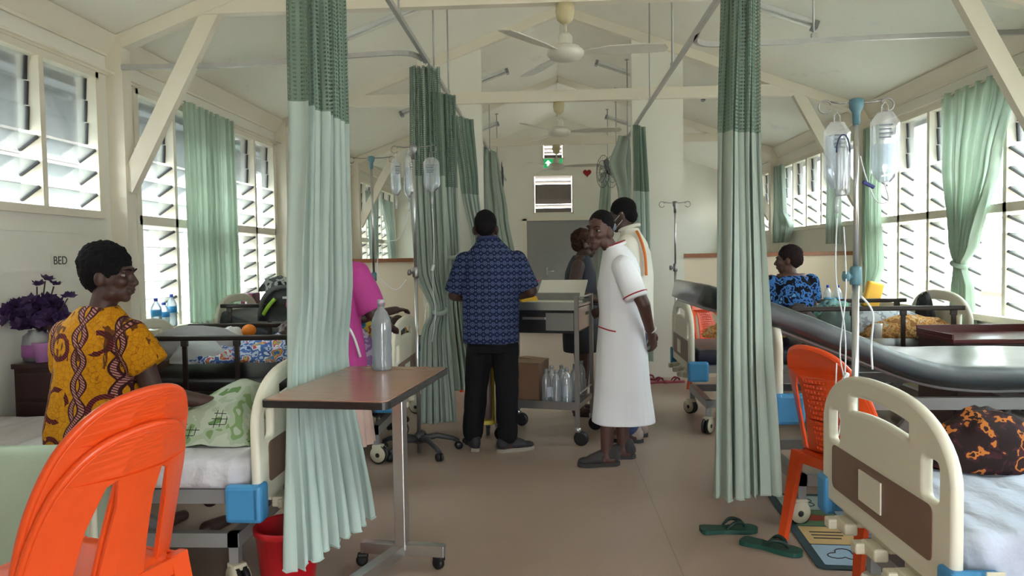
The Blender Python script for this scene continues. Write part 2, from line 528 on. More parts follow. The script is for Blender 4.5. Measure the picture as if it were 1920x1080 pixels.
# ------------------------------------------------------------------ louvre windows
def blade_mesh(L):
    return MB().box((0, 0, 0), (.006, L, .152)).mesh('louvre_blade', M_GLASS)
def clip_mesh(L):
    mb = MB()
    for s in (-1, 1): mb.box((0, s * (L / 2 - .004), 0), (.02, .016, .145))
    return mb.mesh('clip', M_BLACKP)
def window(num, xf, sgn, y0, y1, n, low, label):
    root = bpy.data.objects.new('window_%d' % num, None); COL.objects.link(root)
    root.location = (xf, y0, 0); struct(root, label, 'window')
    W_ = y1 - y0; xm = sgn * TH * .5
    rows = [(ZH0, ZH1, 'hi')] + ([(ZL0, ZL1, 'lo')] if low else [])
    zb = ZL0 if low else ZH0
    mb = MB()
    mb.bb(-sgn * (.1 if low else .025), sgn * TH, 0, W_, zb - .05, zb)              # sill
    mb.bb(-sgn * .012, sgn * TH, 0, W_, ZH1, ZH1 + .05)
    mb.bb(-sgn * .012, sgn * TH, -.03, .035, zb - .03, ZH1 + .04)
    mb.bb(-sgn * .012, sgn * TH, W_ - .035, W_ + .03, zb - .03, ZH1 + .04)
    if low: mb.bb(-sgn * .012, sgn * TH, 0, W_, ZL1, ZH0)
    mb.obj('window_frame', M_TIMBER, root)
    pw = W_ / n
    for k in range(1, n):
        MB().bb(-sgn * .012, sgn * TH, k * pw - .022, k * pw + .022, zb, ZH1).obj('mullion', M_TIMBER, root)
    L = pw - .06
    bm_, cm_ = blade_mesh(L), clip_mesh(L)
    for (z0, z1, kind) in rows:
        for k in range(n):
            yc = (k + .5) * pw
            for j in range(6):
                z = z0 + (j + .5) * (z1 - z0) / 6
                if kind == 'hi' and j >= 3: tilt = -sgn * R(4)
                else: tilt = -sgn * R(56 if kind == 'hi' else 64)
                b = inst('louvre_blade', bm_, root, (xm, yc, z), (0, tilt, 0))
                inst('clip', cm_, b)
    return root
wn = 1
for i, (y0, y1, n, low) in enumerate(BAYS_L):
    lab = ['high louvre window above the seated woman in yellow', 'tall louvre window behind the green window curtain on the left',
           'high louvre window just past the left partition', 'far louvre window at the left end wall'][i]
    if y1 > 2: window(wn, XL, -1, y0, y1, n, low, lab); wn += 1
for i, (y0, y1, n, low) in enumerate(BAYS_R):
    lab = ['louvre window row beside the camera on the right', 'tall louvre window at the near right', 'tall louvre window behind the tied curtain on the right',
           'high louvre window past the right partition', 'farthest louvre window on the right'][i]
    if y1 > 1: window(wn, XR, 1, y0, y1, n, low, lab); wn += 1
# high curtain rails of the window curtains
for nm, xw, sg, y0, y1 in (('l', XL, 1, 2.0, 8.4), ('r', XR, -1, 4.2, 8.4)):
    mb = MB(); mb.tube([(xw + sg * .06, y0, ZH1 + .06), (xw + sg * .06, y1, ZH1 + .06)], .009, 8)
    for y in (y0 + .1, 5.15, 5.5, 6.6, 8.2): mb.box((xw + sg * .03, y, ZH1 + .06), (.07, .02, .025))
    tag(mb.obj('curtain_rail', M_TIMBER), 'thin rail for window curtains on the %s wall' % ('left' if nm == 'l' else 'right'), 'curtain rail')

# ------------------------------------------------------------------ roof trusses
for i, y in enumerate(TR):
    root = bpy.data.objects.new('roof_truss', None); COL.objects.link(root)
    root.location = (0, y, 0)
    struct(root, ['painted roof truss nearest the camera', 'painted roof truss above the nearest fan', 'painted roof truss between the two wall piers', 'painted roof truss before the end wall'][i], 'truss')
    for sg, xw in ((1, XL), (-1, XR)):
        mb = MB(); mb.beam((xw + sg * .02, 0, zc(xw) - .05), (XC, 0, ZR - .05), .09, .1); mb.obj('rafter', M_TIMBER, root)
        mb = MB(); mb.bb(xw, xw + sg * .12, -.055, .055, 0, ZW); mb.obj('post', M_TIMBER, root)
        mb = MB(); mb.beam((xw + sg * .09, .012, 1.93), (xw + sg * .78, .012, zc(xw + sg * .78) - .07), .07, .12); mb.obj('brace', M_TIMBER, root)
    xa = XL + (3.22 - ZW) / (ZR - ZW) * (XC - XL); xb = XR - (3.22 - ZW) / (ZR - ZW) * (XR - XC)
    MB().bb(xa - .05, xb + .05, -.04, .04, 3.14, 3.265).obj('tie_beam', M_TIMBER, root)

# ------------------------------------------------------------------ wall piers and partitions at the second truss
def pier(name, x0, x1, label):
    mb = MB()
    vs = []
    for y in (8.46, 8.6):
        xs = [x0, XC, x1] if x0 < XC < x1 else [x0, x1]
        vs += [(x0, y, 0), (x1, y, 0), (x1, y, zc(x1) - .005), (x0, y, zc(x0) - .005)]
    mb.add(vs, [(0, 1, 2, 3), (4, 7, 6, 5), (0, 4, 5, 1), (1, 5, 6, 2), (2, 6, 7, 3), (3, 7, 4, 0)])
    o = struct(mb.obj(name, M_WALL), label, 'wall')
    MB().bb(x0, x1, 8.452, 8.46, 1.42, 1.428).obj('joint_strip', M_WALL, o)
    return o
pier('wall_pier_left', -1.46, -.75, 'full height wall pier left of the passage')
pier('wall_pier_right', .95, 1.52, 'full height wall pier right of the passage')
for nm, x0, x1, lab in (('wall_partition_left', XL, -1.46, 'low cream partition left of the passage'), ('wall_partition_right', 1.52, XR, 'low cream partition right of the passage')):
    o = struct(MB().bb(x0, x1, 8.47, 8.56, 0, 1.36).obj(nm, M_CREAM), lab, 'wall')
    MB().bb(x0, x1, 8.44, 8.59, 1.36, 1.405, .004).obj('cap_rail', M_ORANGEWOOD, o)

mb = MB(); mb.bb(XL, .5, YN - .12, YN, 0, ZR); mb.bb(1.3, XR, YN - .12, YN, 0, ZR); mb.bb(.5, 1.3, YN - .12, YN, 2.1, ZR)  # unseen wall added to dim the foreground; opening sized for the daylight let in
struct(mb.obj('wall_near', M_WALL), 'near end wall behind the camera', 'wall')
# ------------------------------------------------------------------ end wall with vents, doors, sign
mb = MB()
yw = YF
def wall_poly(mb, xs, z0f, z1f):
    pass
# pieces around the two vents and the doorway
DX0, DX1, DZ = -.49, 1.05, 2.12
VX0, VX1, VZ0, VZ1 = -.30, .49, 2.27, 3.04
UX0, UX1, UZ0, UZ1 = -.11, .31, 3.36, 3.68
cuts = sorted({XL, DX0, VX0, UX0, XC, UX1, VX1, DX1, XR})
for x0, x1 in zip(cuts[:-1], cuts[1:]):
    xm = (x0 + x1) / 2; z = 0
    holes = []
    if DX0 < xm < DX1: holes.append((0, DZ))
    if VX0 < xm < VX1: holes.append((VZ0, VZ1))
    if UX0 < xm < UX1: holes.append((UZ0, UZ1))
    for h0, h1 in holes + [(None, None)]:
        if h0 is None:
            a, b = zc(x0), zc(x1)
            mb.add([(x0, yw, z), (x1, yw, z), (x1, yw, b), (x0, yw, a), (x0, yw + .12, z), (x1, yw + .12, z), (x1, yw + .12, b), (x0, yw + .12, a)],
                   [(0, 1, 2, 3), (4, 7, 6, 5), (0, 4, 5, 1), (1, 5, 6, 2), (2, 6, 7, 3), (3, 7, 4, 0)])
        else:
            if h0 > z: mb.bb(x0, x1, yw, yw + .12, z, h0)
            z = h1
WF = struct(mb.obj('wall_far', M_WALL), 'far end wall with vents and double doors', 'wall')
for x in (.9, 1.6, -1.1, -2.0, 2.4): MB().bb(x, x + .02, yw - .006, yw, 2.2, zc(x) - .02).obj('joint_strip', M_WALL, WF)
M_DOOR = plain('grey_door_paint', S(150, 150, 150), .45, var=.03)
door = bpy.data.objects.new('door_1', None); COL.objects.link(door); door.location = (.28, YF, 0)
struct(door, 'grey double door in the end wall', 'door')
mb = MB()
for x in (DX0, DX1): mb.bb(x - .28 - .04, x - .28 + .04, -.03, .1, 0, DZ + .04)
mb.bb(DX0 - .28 - .04, DX1 - .28 + .04, -.03, .1, DZ, DZ + .08)
mb.obj('door_frame', M_TIMBER, door)
for x0, x1 in ((DX0 + .04, -.12), (-.11, DX1 - .04)):
    leaf = MB().bb(x0 - .31, x1 - .25, .012 if x0 < -.2 else .03, .05, .0, DZ + .01).obj('door_leaf', M_DOOR, door)
    if x0 > -.2:
        mb = MB(); mb.box((x0 - .28 + .06, 0, 1.1), (.03, .012, .16)); mb.tube([(x0 - .28 + .06, -.005, 1.1), (x0 - .28 + .06, -.05, 1.1), (x0 - .28 + .2, -.05, 1.1)], .009)
        mb.obj('handle', M_STEEL, leaf)
M_SLAT = plain('vent_slat', S(120, 112, 106), .5)
M_SLATD = plain('vent_slat_dark', S(128, 118, 112), .5)
for k, (x0, x1, z0, z1, n) in enumerate(((VX0, VX1, VZ0, VZ1, 8), (UX0, UX1, UZ0, UZ1, 4))):
    v = bpy.data.objects.new('window_%d' % (90 + k), None); COL.objects.link(v); v.location = ((x0 + x1) / 2, YF, z0)
    struct(v, ['large slatted vent window above the double doors', 'small slatted vent high in the gable'][k], 'window')
    w, h = x1 - x0, z1 - z0
    mb = MB()
    for s in (-1, 1): mb.bb(s * w / 2 - .02, s * w / 2 + .02, -.02, .12, -.03, h + .03)
    for z in (0, h): mb.bb(-w / 2, w / 2, -.02, .12, z - .025, z + .015)
    mb.obj('vent_frame', M_TIMBER, v)
    me = MB().box((0, 0, 0), (w - .05, .01, h / n * 1.18)).mesh('slat', M_SLATD)
    for j in range(n):
        open_ = (k == 0 and j in (1, 6, 7)) or (k == 1 and j > 0)
        inst('slat', me, v, (0, .06, (j + .5) * h / n), (R(64 if open_ else 8), 0, 0))

# exit sign, lit
t = NT('exit_green'); t.base(S(30, 150, 84)); t.b.inputs['Emission Color'].default_value = S(30, 165, 92); t.b.inputs['Emission Strength'].default_value = .55
M_EXG = t.m
t = NT('exit_white'); t.base(S(235, 250, 240)); t.b.inputs['Emission Color'].default_value = S(225, 255, 236); t.b.inputs['Emission Strength'].default_value = .9
M_EXW = t.m
ex = thing('exit_sign', 'green lit exit sign with arrow and running figure on end wall', 'sign', (.1, YF, 3.16))
MB().bb(-.2, .2, -.07, 0, 0, .2, .006).obj('case', M_WHITEP, ex)
MB().bb(-.185, .185, -.074, -.0695, .012, .188).obj('face', M_EXG, ex)
mb = MB()
mb.add([(-.165, -.077, .1), (-.1, -.077, .165), (-.035, -.077, .1), (-.075, -.077, .1), (-.075, -.077, .045), (-.125, -.077, .045), (-.125, -.077, .1)],
       [(0, 1, 2), (3, 4, 5, 6)])
mb.obj('arrow', M_EXW, ex)
mb = MB(); q = -.077
mb.ell((.075, q, .158), (.015, .003, .015))
for a, b, w in (((.078, .142), (.098, .09), .026), ((.098, .09), (.125, .06), .016), ((.125, .06), (.15, .05), .014), ((.094, .09), (.07, .045), .016),
                ((.08, .14), (.045, .125), .012), ((.085, .14), (.12, .118), .012)):
    mb.beam((a[0], q, a[1]), (b[0], q, b[1]), .003, w, (0, 0, 1) if abs(a[0] - b[0]) > .02 else (1, 0, 0))
mb.obj('running_figure', M_EXW, ex)
# red heart on the end wall
hp = []
for k in range(28):
    a = 2 * PI * k / 28
    hp.append((.0055 * 16 * math.sin(a) ** 3 * .9, .0055 * (13 * math.cos(a) - 5 * math.cos(2 * a) - 2 * math.cos(3 * a) - math.cos(4 * a)) * .9))
vs, fs = curve_plate([hp], .012, .004)
mb = MB().add(vs, fs); mb.xf(Matrix.Rotation(PI / 2, 4, 'X'))
tag(mb.obj('heart_decoration', plain('red_felt', S(160, 20, 36), .7), None, (.78, YF - .012, 3.06)), 'red heart stuck on the end wall beside the vent', 'decoration')

# bed label by the window
bl = thing('bed_label', 'small paper bed label on wall left of the seated woman', 'label', (XL + .001, 4.57, 1.42))
MB().bb(0, .003, -.085, .085, -.045, .045).obj('paper', plain('paper', S(226, 224, 214), .7), bl)
me = text_mesh('BED', .075, Matrix.Translation((.0045, 0, 0)) @ Matrix.Rotation(PI / 2, 4, 'Z') @ Matrix.Rotation(PI / 2, 4, 'X'))
me.materials.append(M_BLACKP); inst('lettering', me, bl)

# ------------------------------------------------------------------ outside: neighbouring buildings, ground, planting
M_GRASS = plain('pale_concrete', S(176, 172, 160), .9, var=.15, nscale=1)
struct(MB().bb(-40, 40, -25, 45, -.9, -.6).obj('ground', M_GRASS), 'ground outside the windows', 'ground')
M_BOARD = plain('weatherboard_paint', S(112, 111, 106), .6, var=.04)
M_SOFFIT = plain('grey_soffit', S(46, 46, 48), .7, var=.1)
M_ROOFM = plain('grey_roof', S(52, 52, 55), .5)
nb = thing('neighbour_building', 'white weatherboard building seen through the left windows', 'building', (-7.2, 8, -.6))
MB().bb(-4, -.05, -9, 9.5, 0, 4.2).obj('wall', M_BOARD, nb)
bme = MB().add([(0, -9, 0), (.03, -9, 0), (.008, -9, .2), (0, -9, .2), (0, 9.5, 0), (.03, 9.5, 0), (.008, 9.5, .2), (0, 9.5, .2)],
               [(0, 1, 2, 3), (4, 7, 6, 5), (0, 4, 5, 1), (1, 5, 6, 2), (2, 6, 7, 3), (3, 7, 4, 0)]).mesh('weatherboard', M_BOARD)
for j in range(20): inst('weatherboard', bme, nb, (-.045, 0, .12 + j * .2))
MB().bb(-4.6, 1.3, -9.6, 10, 4.15, 4.24).obj('soffit', M_SOFFIT, nb)
MB().bb(1.28, 1.36, -9.6, 10, 4.1, 4.5).obj('fascia', M_ROOFM, nb)
for y in range(-9, 11, 2): MB().bb(-.04, 1.28, y - .04, y + .04, 4.03, 4.15).obj('eave_bearer', M_BOARD, nb)
mb = MB(); mb.add([(1.4, -9.8, 4.42), (1.4, 10.2, 4.42), (-2, 10.2, 5.6), (-2, -9.8, 5.6), (-5, -9.8, 4.42), (-5, 10.2, 4.42)], [(0, 1, 2, 3), (3, 2, 5, 4)]); mb.obj('roof', M_ROOFM, nb)
for y in (2.8, 6.2):
    w = MB().bb(.0, .05, y - .6, y + .6, 1.6, 3.0).obj('window', M_WHITEP, nb)
    for s in (-.28, .28): MB().bb(.05, .06, y + s - .24, y + s + .24, 1.68, 2.92).obj('pane', plain('dark_pane', (.1, .11, .12, 1), .1), w)
rb = thing('long_white_building', 'long pale building seen through the right windows', 'building', (13.5, 9, -.6))
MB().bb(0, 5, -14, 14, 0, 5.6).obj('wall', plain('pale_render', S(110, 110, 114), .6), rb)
wm = MB().bb(-.03, .0, -.55, .55, 0, 1.3).mesh('window', plain('bluish_pane', S(48, 54, 62), .15))
for y in range(-13, 14, 2):
    for z in (1.1, 3.7): inst('window', wm, rb, (0, y, z))
mb = MB(); mb.bb(-.8, 5.6, -14.5, 14.5, 5.6, 5.75); mb.obj('roof', M_ROOFM, rb)
# verandah rail beside the right wall
vr = thing('walkway_railing', 'timber walkway railing outside the right windows', 'railing', (6.6, 6, -.6))
M_RAILW = plain('weathered_rail', S(92, 66, 52), .7, var=.12)
for z in (.5, .9, 1.3): MB().bb(-.03, .03, -8, 8, z, z + .09).obj('rail', M_RAILW, vr)
for y in range(-8, 9, 2): MB().bb(-.05, .05, y - .05, y + .05, 0, 1.45).obj('rail_post', M_RAILW, vr)
# own eaves outside
for nm, xo, sg in (('l', XL - TH, -1), ('r', XR + TH, 1)):
    o = struct(MB().bb(xo, xo + sg * .32, YN, YF, 2.74, 2.78).obj('trim_%d' % (3 if nm == 'l' else 4), M_SOFFIT), 'eaves soffit outside the %s windows' % ('left' if nm == 'l' else 'right'), 'soffit')
def leaf_mass(name, loc, r, n, size, m1, seed):
    rn = random.Random(seed); mb = MB()
    for _ in range(n):
        d = Vector((rn.gauss(0, 1), rn.gauss(0, 1), rn.gauss(0, 1))).normalized() * rn.uniform(.55, 1)
        p = Vector((d.x * r[0], d.y * r[1], d.z * r[2]))
        a = Euler((rn.uniform(0, 6), rn.uniform(0, 6), rn.uniform(0, 6))).to_matrix(); s = size * rn.uniform(.6, 1.3)
        mb.add([p + a @ Vector(q) for q in ((-s, 0, 0), (0, -s * .45, 0), (s, 0, s * .1), (0, s * .45, 0))], [(0, 1, 2, 3)])
    return mb
M_LEAF = cloth('tree_leaves', S(62, 84, 44), .35, var=.3)
for k, (x, y, r, lab) in enumerate(((9.5, 9.5, 1.3, 'leafy tree outside beyond the walkway, nearer one'), (10.5, 14.5, 1.7, 'leafy tree outside beyond the walkway, farther one'))):
    tr = thing('garden_tree', lab, 'tree', (x, y, -.6), 0, 'trees outside on the right')
    MB().tube([(0, 0, 0), (.05, 0, 1.2), (0, .1, 2.3)], [.12, .09, .05]).obj('trunk', plain('bark', S(96, 80, 66), .9, var=.2), tr)
    c = leaf_mass('crown', None, (r, r, r * .8), 1400, .16, M_LEAF, k).obj('crown', M_LEAF, tr, (0, 0, 2.8)); c['kind'] = 'stuff'

# ================================================================== CEILING FIXTURES
# curtain tracks
def track(name, pts, hangers, label):
    t = thing(name, label, 'curtain track', (0, 0, 0))
    mb = MB(); P = bez(pts, 6) if len(pts) > 2 else [Vector(p) for p in pts]
    for a, b in zip(P[:-1], P[1:]): mb.beam(a, b, .028, .034)
    mb.obj('rail', M_ALU, t)
    for (x, y, z) in hangers:
        h = MB(); h.tube([(x, y, z), (x, y, zc(x) - .002)], .008, 8); h.lathe([(.028, -.012), (.028, 0)], (x, y, zc(x) - .002), 10); h.box((x, y, z + .02), (.03, .03, .05))
        h.obj('hanger_rod', M_ALU, t)
    return t
ZTL, ZTR = 2.95, 2.85
track('curtain_track', [(-.94, 1.2, ZTL), (-.94, 9.0 - .56, ZTL)], [(-.94, 3.9, ZTL), (-.94, 4.75, ZTL), (-.94, 6.2, ZTL), (-.94, 7.1, ZTL)], 'long ceiling curtain track left of the aisle')
track('curtain_track', [(XL + .12, 5.14, 2.78), (-2.2, 5.3, 2.82), (-1.35, 5.48, 2.91), (-1.05, 5.62, ZTL), (-.95, 5.85, ZTL)], [], 'cross curtain track from left wall post to the aisle')
track('curtain_track', [(.98, 1.2, ZTR), (.98, 8.44, ZTR)], [(.98, 5.9, ZTR), (.98, 7.2, ZTR)], 'long ceiling curtain track right of the aisle')
track('curtain_track', [(.985, 4.95, ZTR), (1.04, 5.2, ZTR), (1.3, 5.27, ZTR), (2.3, 5.36, ZTR + .04), (XR - .02, 5.5, ZTR + .09)], [(1.86, 5.33, ZTR + .03)], 'cross curtain track to the right wall')
track('curtain_track', [(-.86, 8.62, 2.95), (-.86, YF, 2.95)], [(-.86, 9.4, 2.95), (-.86, 11.0, 2.95), (-.86, 12.6, 2.95)], 'far curtain track left of the passage')
track('curtain_track', [(1.02, 8.62, 2.9), (1.02, YF, 2.9)], [(1.02, 9.6, 2.9), (1.02, 11.2, 2.9), (1.02, 12.8, 2.9)], 'far curtain track right of the passage')

# ceiling fans under the tie beams
M_FANW = plain('fan_enamel', S(206, 204, 192), .4)
M_FANB = plain('fan_bell', S(196, 184, 146), .45)
def fan(x, y, ang, label, s=1.0):
    t = thing('ceiling_fan', label, 'fan', (x, y, 3.14), ang, 'ceiling fans along the aisle')
    MB().lathe([(.02, -.14), (.055, -.11), (.068, -.05), (.06, -.004), (.02, 0)], seg=18).obj('canopy', M_FANB, t)
    MB().tube([(0, 0, -.12), (0, 0, -.3)], .013, 10).obj('down_rod', M_FANW, t)
    mb = MB(); mb.lathe([(.03, -.2), (.05, -.225), (.05, -.27), (.06, -.285)], seg=18); mb.lathe([(.05, -.28), (.1, -.295), (.128, -.325), (.13, -.345), (.105, -.375), (.05, -.388), (.01, -.39)], seg=24)
    mb.obj('motor', M_FANW, t)
    for k in range(3):
        a = 2 * PI * k / 3
        bl = MB()
        for i in range(1): pass
        pts = [(.13, -.028), (.22, -.05), (.3, -.072), (.55, -.075), (.68, -.06), (.7, 0), (.68, .055), (.55, .06), (.3, .052), (.2, .03), (.13, .025)]
        bl.plate(pts, -.003, .003)
        bl.xf(Matrix.Translation((0, 0, -.335)) @ Matrix.Rotation(a, 4, 'Z') @ Matrix.Rotation(R(-11), 4, 'X'))
        bl.obj('blade', M_FANW, t)
    return t
fan(.13, 5.2, R(-5), 'white ceiling fan nearest the camera, above the aisle')
fan(.13, 8.45, R(-4), 'middle white ceiling fan below the beam between the piers')
fan(.13, 11.7, R(-6), 'farthest white ceiling fan in front of the exit sign')

# fluorescent battens on the slopes (unlit)
M_DIFF = plain('batten_diffuser', S(214, 212, 204), .35)
for (xa, xb, y, lab) in ((-2.35, -.92, 6.8, 'unlit batten light on left slope near the aisle curtains'), (1.12, 2.36, 6.7, 'unlit batten light on right slope near the tall curtain'),
                         (-2.0, -.55, 10.1, 'unlit batten light on left slope beyond the piers'), (.68, 2.1, 10.1, 'unlit batten light on right slope beyond the piers'),
                         (-2.2, -.9, 13.3, 'unlit batten light on left slope near the end wall'), (1.05, 2.3, 13.3, 'unlit batten light on right slope near the end wall')):
    t = thing('batten_light', lab, 'light', ((xa + xb) / 2, y, (zc(xa) + zc(xb)) / 2), 0, 'fluorescent battens')
    ang = math.atan2(zc(xb) - zc(xa), xb - xa); L = abs(xb - xa) / math.cos(ang)
    Mx = Matrix.Rotation(-ang, 4, 'Y')
    b = MB().bb(-L / 2, L / 2, -.045, .045, -.035, -.002).xf(Mx); b.obj('housing', M_WHITEP, t)
    b = MB().tube([(-L / 2 + .03, 0, -.05), (L / 2 - .03, 0, -.05)], .014, 10).xf(Mx); b.obj('lamp_tube', M_DIFF, t)
    b = MB(); [b.bb(s * L / 2 - .02, s * L / 2 + .02, -.05, .05, -.07, -.002) for s in (-1, 1)]; b.xf(Mx); b.obj('end_cap', M_GREYFRAME, t)
# ================================================================== CURTAINS
def curtain(name, label, cat, keys, nf, zn=None, mats=None, seed=0, tilt=0, nv=34, parts=('net_header', 'drape'), group=None, ties=(), hooks=True):
    """keys from top: (z, (x0,y0), (x1,y1), amp). Hanging folded sheet; zn = height where the net header ends."""
    rn = random.Random(seed)
    ph = [rn.uniform(-1.3, 1.3) for _ in range(nf * 2 + 3)]
    ams = [rn.uniform(.3, 1.35) for _ in range(nf * 2 + 3)]
    zt, zb = keys[0][0], keys[-1][0]
    def at(z):
        for a, b in zip(keys[:-1], keys[1:]):
            if z >= b[0] - 1e-6:
                t = (a[0] - z) / max(1e-6, a[0] - b[0]); t = max(0, min(1, t)); t = t * t * (3 - 2 * t) * .6 + t * .4
                L = lambda p, q: (p[0] * (1 - t) + q[0] * t, p[1] * (1 - t) + q[1] * t)
                return L(a[1], b[1]), L(a[2], b[2]), a[3] * (1 - t) + b[3] * t
        k = keys[-1]; return k[1], k[2], k[3]
    def fn(u, z):
        p0, p1, am = at(z)
        tx, ty = p1[0] - p0[0], p1[1] - p0[1]; L = math.hypot(tx, ty) or 1e-6; nx, ny = -ty / L, tx / L
        q = u * nf * 2; i = int(q); f = q - i; f = f * f * (3 - 2 * f)
        pv = ph[i] * (1 - f) + ph[i + 1] * f; av = ams[i] * (1 - f) + ams[i + 1] * f
        d = (zt - z)
        a = 2 * PI * nf * u + pv * 1.2 + .35 * math.sin(d * 1.7 + seed + u * 5)
        s = am * av * math.sin(a) + am * .25 * math.sin(2.3 * a + d)
        e = am * .45 * math.cos(a * 2 + 1) / max(1, 1)
        e = max(-L * .04, min(L * .04, e))
        return Vector((p0[0] + tx * u + nx * s + tx / L * e, p0[1] + ty * u + ny * s + ty / L * e,
                       z + (u - .5) * tilt * (d / max(.01, zt - zb))))
    root = thing(name, label, cat, ((keys[-1][1][0] + keys[-1][2][0]) / 2, (keys[-1][1][1] + keys[-1][2][1]) / 2, zb), 0, group)
    org = Vector(root.location)
    nu = nf * 12 + 1
    spans = [(zt, zb)] if zn is None else [(zt, zn), (zn, zb)]
    ms = mats or ([M_GREEN] if zn is None else [M_NET, M_GREEN])
    for k, (a, b) in enumerate(spans):
        m = max(4, int(nv * (a - b) / (zt - zb)))
        vs = []; uv = []
        for j in range(m + 1):
            z = a + (b - a) * j / m
            for i in range(nu):
                vs.append(fn(i / (nu - 1), z) - org); uv.append((i / (nu - 1) * nf * .12, z))
        mb = MB(); fs = [(j * nu + i, j * nu + i + 1, (j + 1) * nu + i + 1, (j + 1) * nu + i) for j in range(m) for i in range(nu - 1)]
        mb.add(vs, fs, True)
        nm = parts[k] if zn is not None else parts[-1]
        o = mb.obj(nm, ms[k], root)
        ul = o.data.uv_layers.new(name='UVMap')
        for lp in o.data.loops: ul.data[lp.index].uv = uv[lp.vertex_index]
        if k == len(spans) - 1:            # stitched hem
            hb = MB(); hv = []
            for i in range(nu):
                hv.append(fn(i / (nu - 1), zb + .004) - org)
            hb.tube(hv, .004, 5); hb.obj('hem', ms[k], root)
    if hooks:
        hk = MB().tube([(0, 0, 0), (0, 0, .03)], .004, 5).mesh('hook', M_WHITEP)
        for i in range(nf):
            p = fn((i + .5) / nf, zt) - org; inst('hook', hk, root, p)
    for (z, r) in ties:
        p0, p1, am = at(z); c = Vector(((p0[0] + p1[0]) / 2, (p0[1] + p1[1]) / 2, z)) - org
        hw = max(abs(p1[0] - p0[0]), abs(p1[1] - p0[1])) / 2
        MB().tube([c + Vector((math.cos(t) * r, math.sin(t) * r, .02 * math.sin(t))) for t in [2 * PI * i / 18 for i in range(18)]], .02, 8, closed=True).obj('tie_band', ms[-1], root)
    return root

G1 = 'privacy curtains along the aisle'
curtain('privacy_curtain', 'pale green privacy curtain in left foreground behind the overbed table', 'curtain',
        [(2.93, (-.96, 2.86), (-.95, 3.40), .035), (2.0, (-.99, 2.90), (-.965, 3.46), .04), (1.3, (-1.07, 3.02), (-1.01, 3.66), .035),
         (.9, (-1.115, 3.08), (-1.09, 3.88), .018), (.78, (-1.10, 3.02), (-1.06, 3.8), .02), (.2, (-1.0, 2.74), (-.86, 3.36), .045)], 8, 2.03, seed=3, group=G1, nv=44)
curtain('privacy_curtain', 'grey-green privacy curtain in right foreground beside the orange chair', 'curtain',
        [(2.82, (.83, 3.50), (.99, 3.56), .05), (1.95, (.80, 3.49), (.99, 3.56), .05), (1.0, (.785, 3.48), (1.02, 3.55), .05), (.25, (.775, 3.47), (1.06, 3.55), .055)], 6, 1.96,
        mats=[M_NET, M_GREEN_D], seed=11, group=G1, nv=40)
curtain('privacy_curtain', 'green privacy curtain knotted low, beside the wheeled drip stand', 'curtain',
        [(2.9, (-1.06, 5.8), (-.86, 5.88), .05), (2.0, (-1.08, 5.82), (-.84, 5.9), .05), (1.3, (-1.06, 5.82), (-.83, 5.9), .05), (.98, (-.93, 5.8), (-.83, 5.88), .03), (.8, (-1.02, 5.82), (-.83, 5.9), .04), (.08, (-1.06, 5.8), (-.78, 5.92), .05)],
        6, 2.05, mats=[M_NET, M_GREEN_D], seed=5, group=G1, ties=((.98, .05),))
curtain('privacy_curtain', 'green privacy curtain tied at chest height, next to man in blue shirt', 'curtain',
        [(2.9, (-1.02, 6.7), (-.88, 6.9), .05), (2.0, (-1.02, 6.72), (-.87, 6.92), .05), (1.42, (-.98, 6.8), (-.84, 6.9), .025), (1.0, (-1.0, 6.8), (-.82, 6.95), .04), (.16, (-.98, 6.8), (-.72, 6.96), .05)],
        5, 2.05, mats=[M_NET, M_GREEN_D], seed=8, group=G1, ties=((1.42, .06),))
curtain('privacy_curtain', 'narrow green privacy curtain swept against the left wall pier', 'curtain',
        [(2.9, (-1.0, 7.8), (-.84, 8.1), .04), (2.2, (-.95, 8.1), (-.80, 8.3), .04), (1.6, (-.86, 8.28), (-.76, 8.4), .03), (.2, (-.86, 8.28), (-.76, 8.4), .03)],
        4, 2.1, mats=[M_NET, M_GREEN_D], seed=13, group=G1)
curtain('privacy_curtain', 'narrow green privacy curtain hanging by the right wall pier', 'curtain',
        [(2.82, (.95, 8.2), (1.05, 8.38), .035), (2.0, (.95, 8.2), (1.09, 8.38), .04), (.2, (.95, 8.2), (1.13, 8.38), .045)], 4, 2.1, mats=[M_NET, M_GREEN], seed=21, group=G1)
curtain('privacy_curtain', 'green curtain knotted up over the far left track', 'curtain',
        [(2.97, (-.93, 10.5), (-.80, 11.2), .05), (2.75, (-.95, 10.4), (-.74, 10.9), .05), (2.0, (-.98, 10.4), (-.62, 10.8), .06), (1.3, (-.92, 10.4), (-.5, 10.8), .05)], 5, mats=[M_GREEN_D], seed=31, group=G1)
curtain('privacy_curtain', 'green curtain bunched up on the far right track', 'curtain',
        [(2.95, (.98, 9.7), (1.1, 10.3), .05), (2.6, (.9, 9.8), (1.12, 10.4), .09), (2.25, (.98, 9.9), (1.1, 10.4), .06), (1.6, (1.0, 9.9), (1.1, 10.4), .05)], 4, mats=[M_GREEN_D], seed=33, group=G1)
curtain('privacy_curtain', 'green curtain beyond the standing nurse at the far right track end', 'curtain',
        [(2.87, (.98, 13.2), (1.1, 13.8), .05), (2.0, (.9, 13.2), (1.1, 13.8), .05), (.3, (.85, 13.2), (1.1, 13.8), .05)], 4, mats=[M_GREEN_D], seed=35, group=G1)

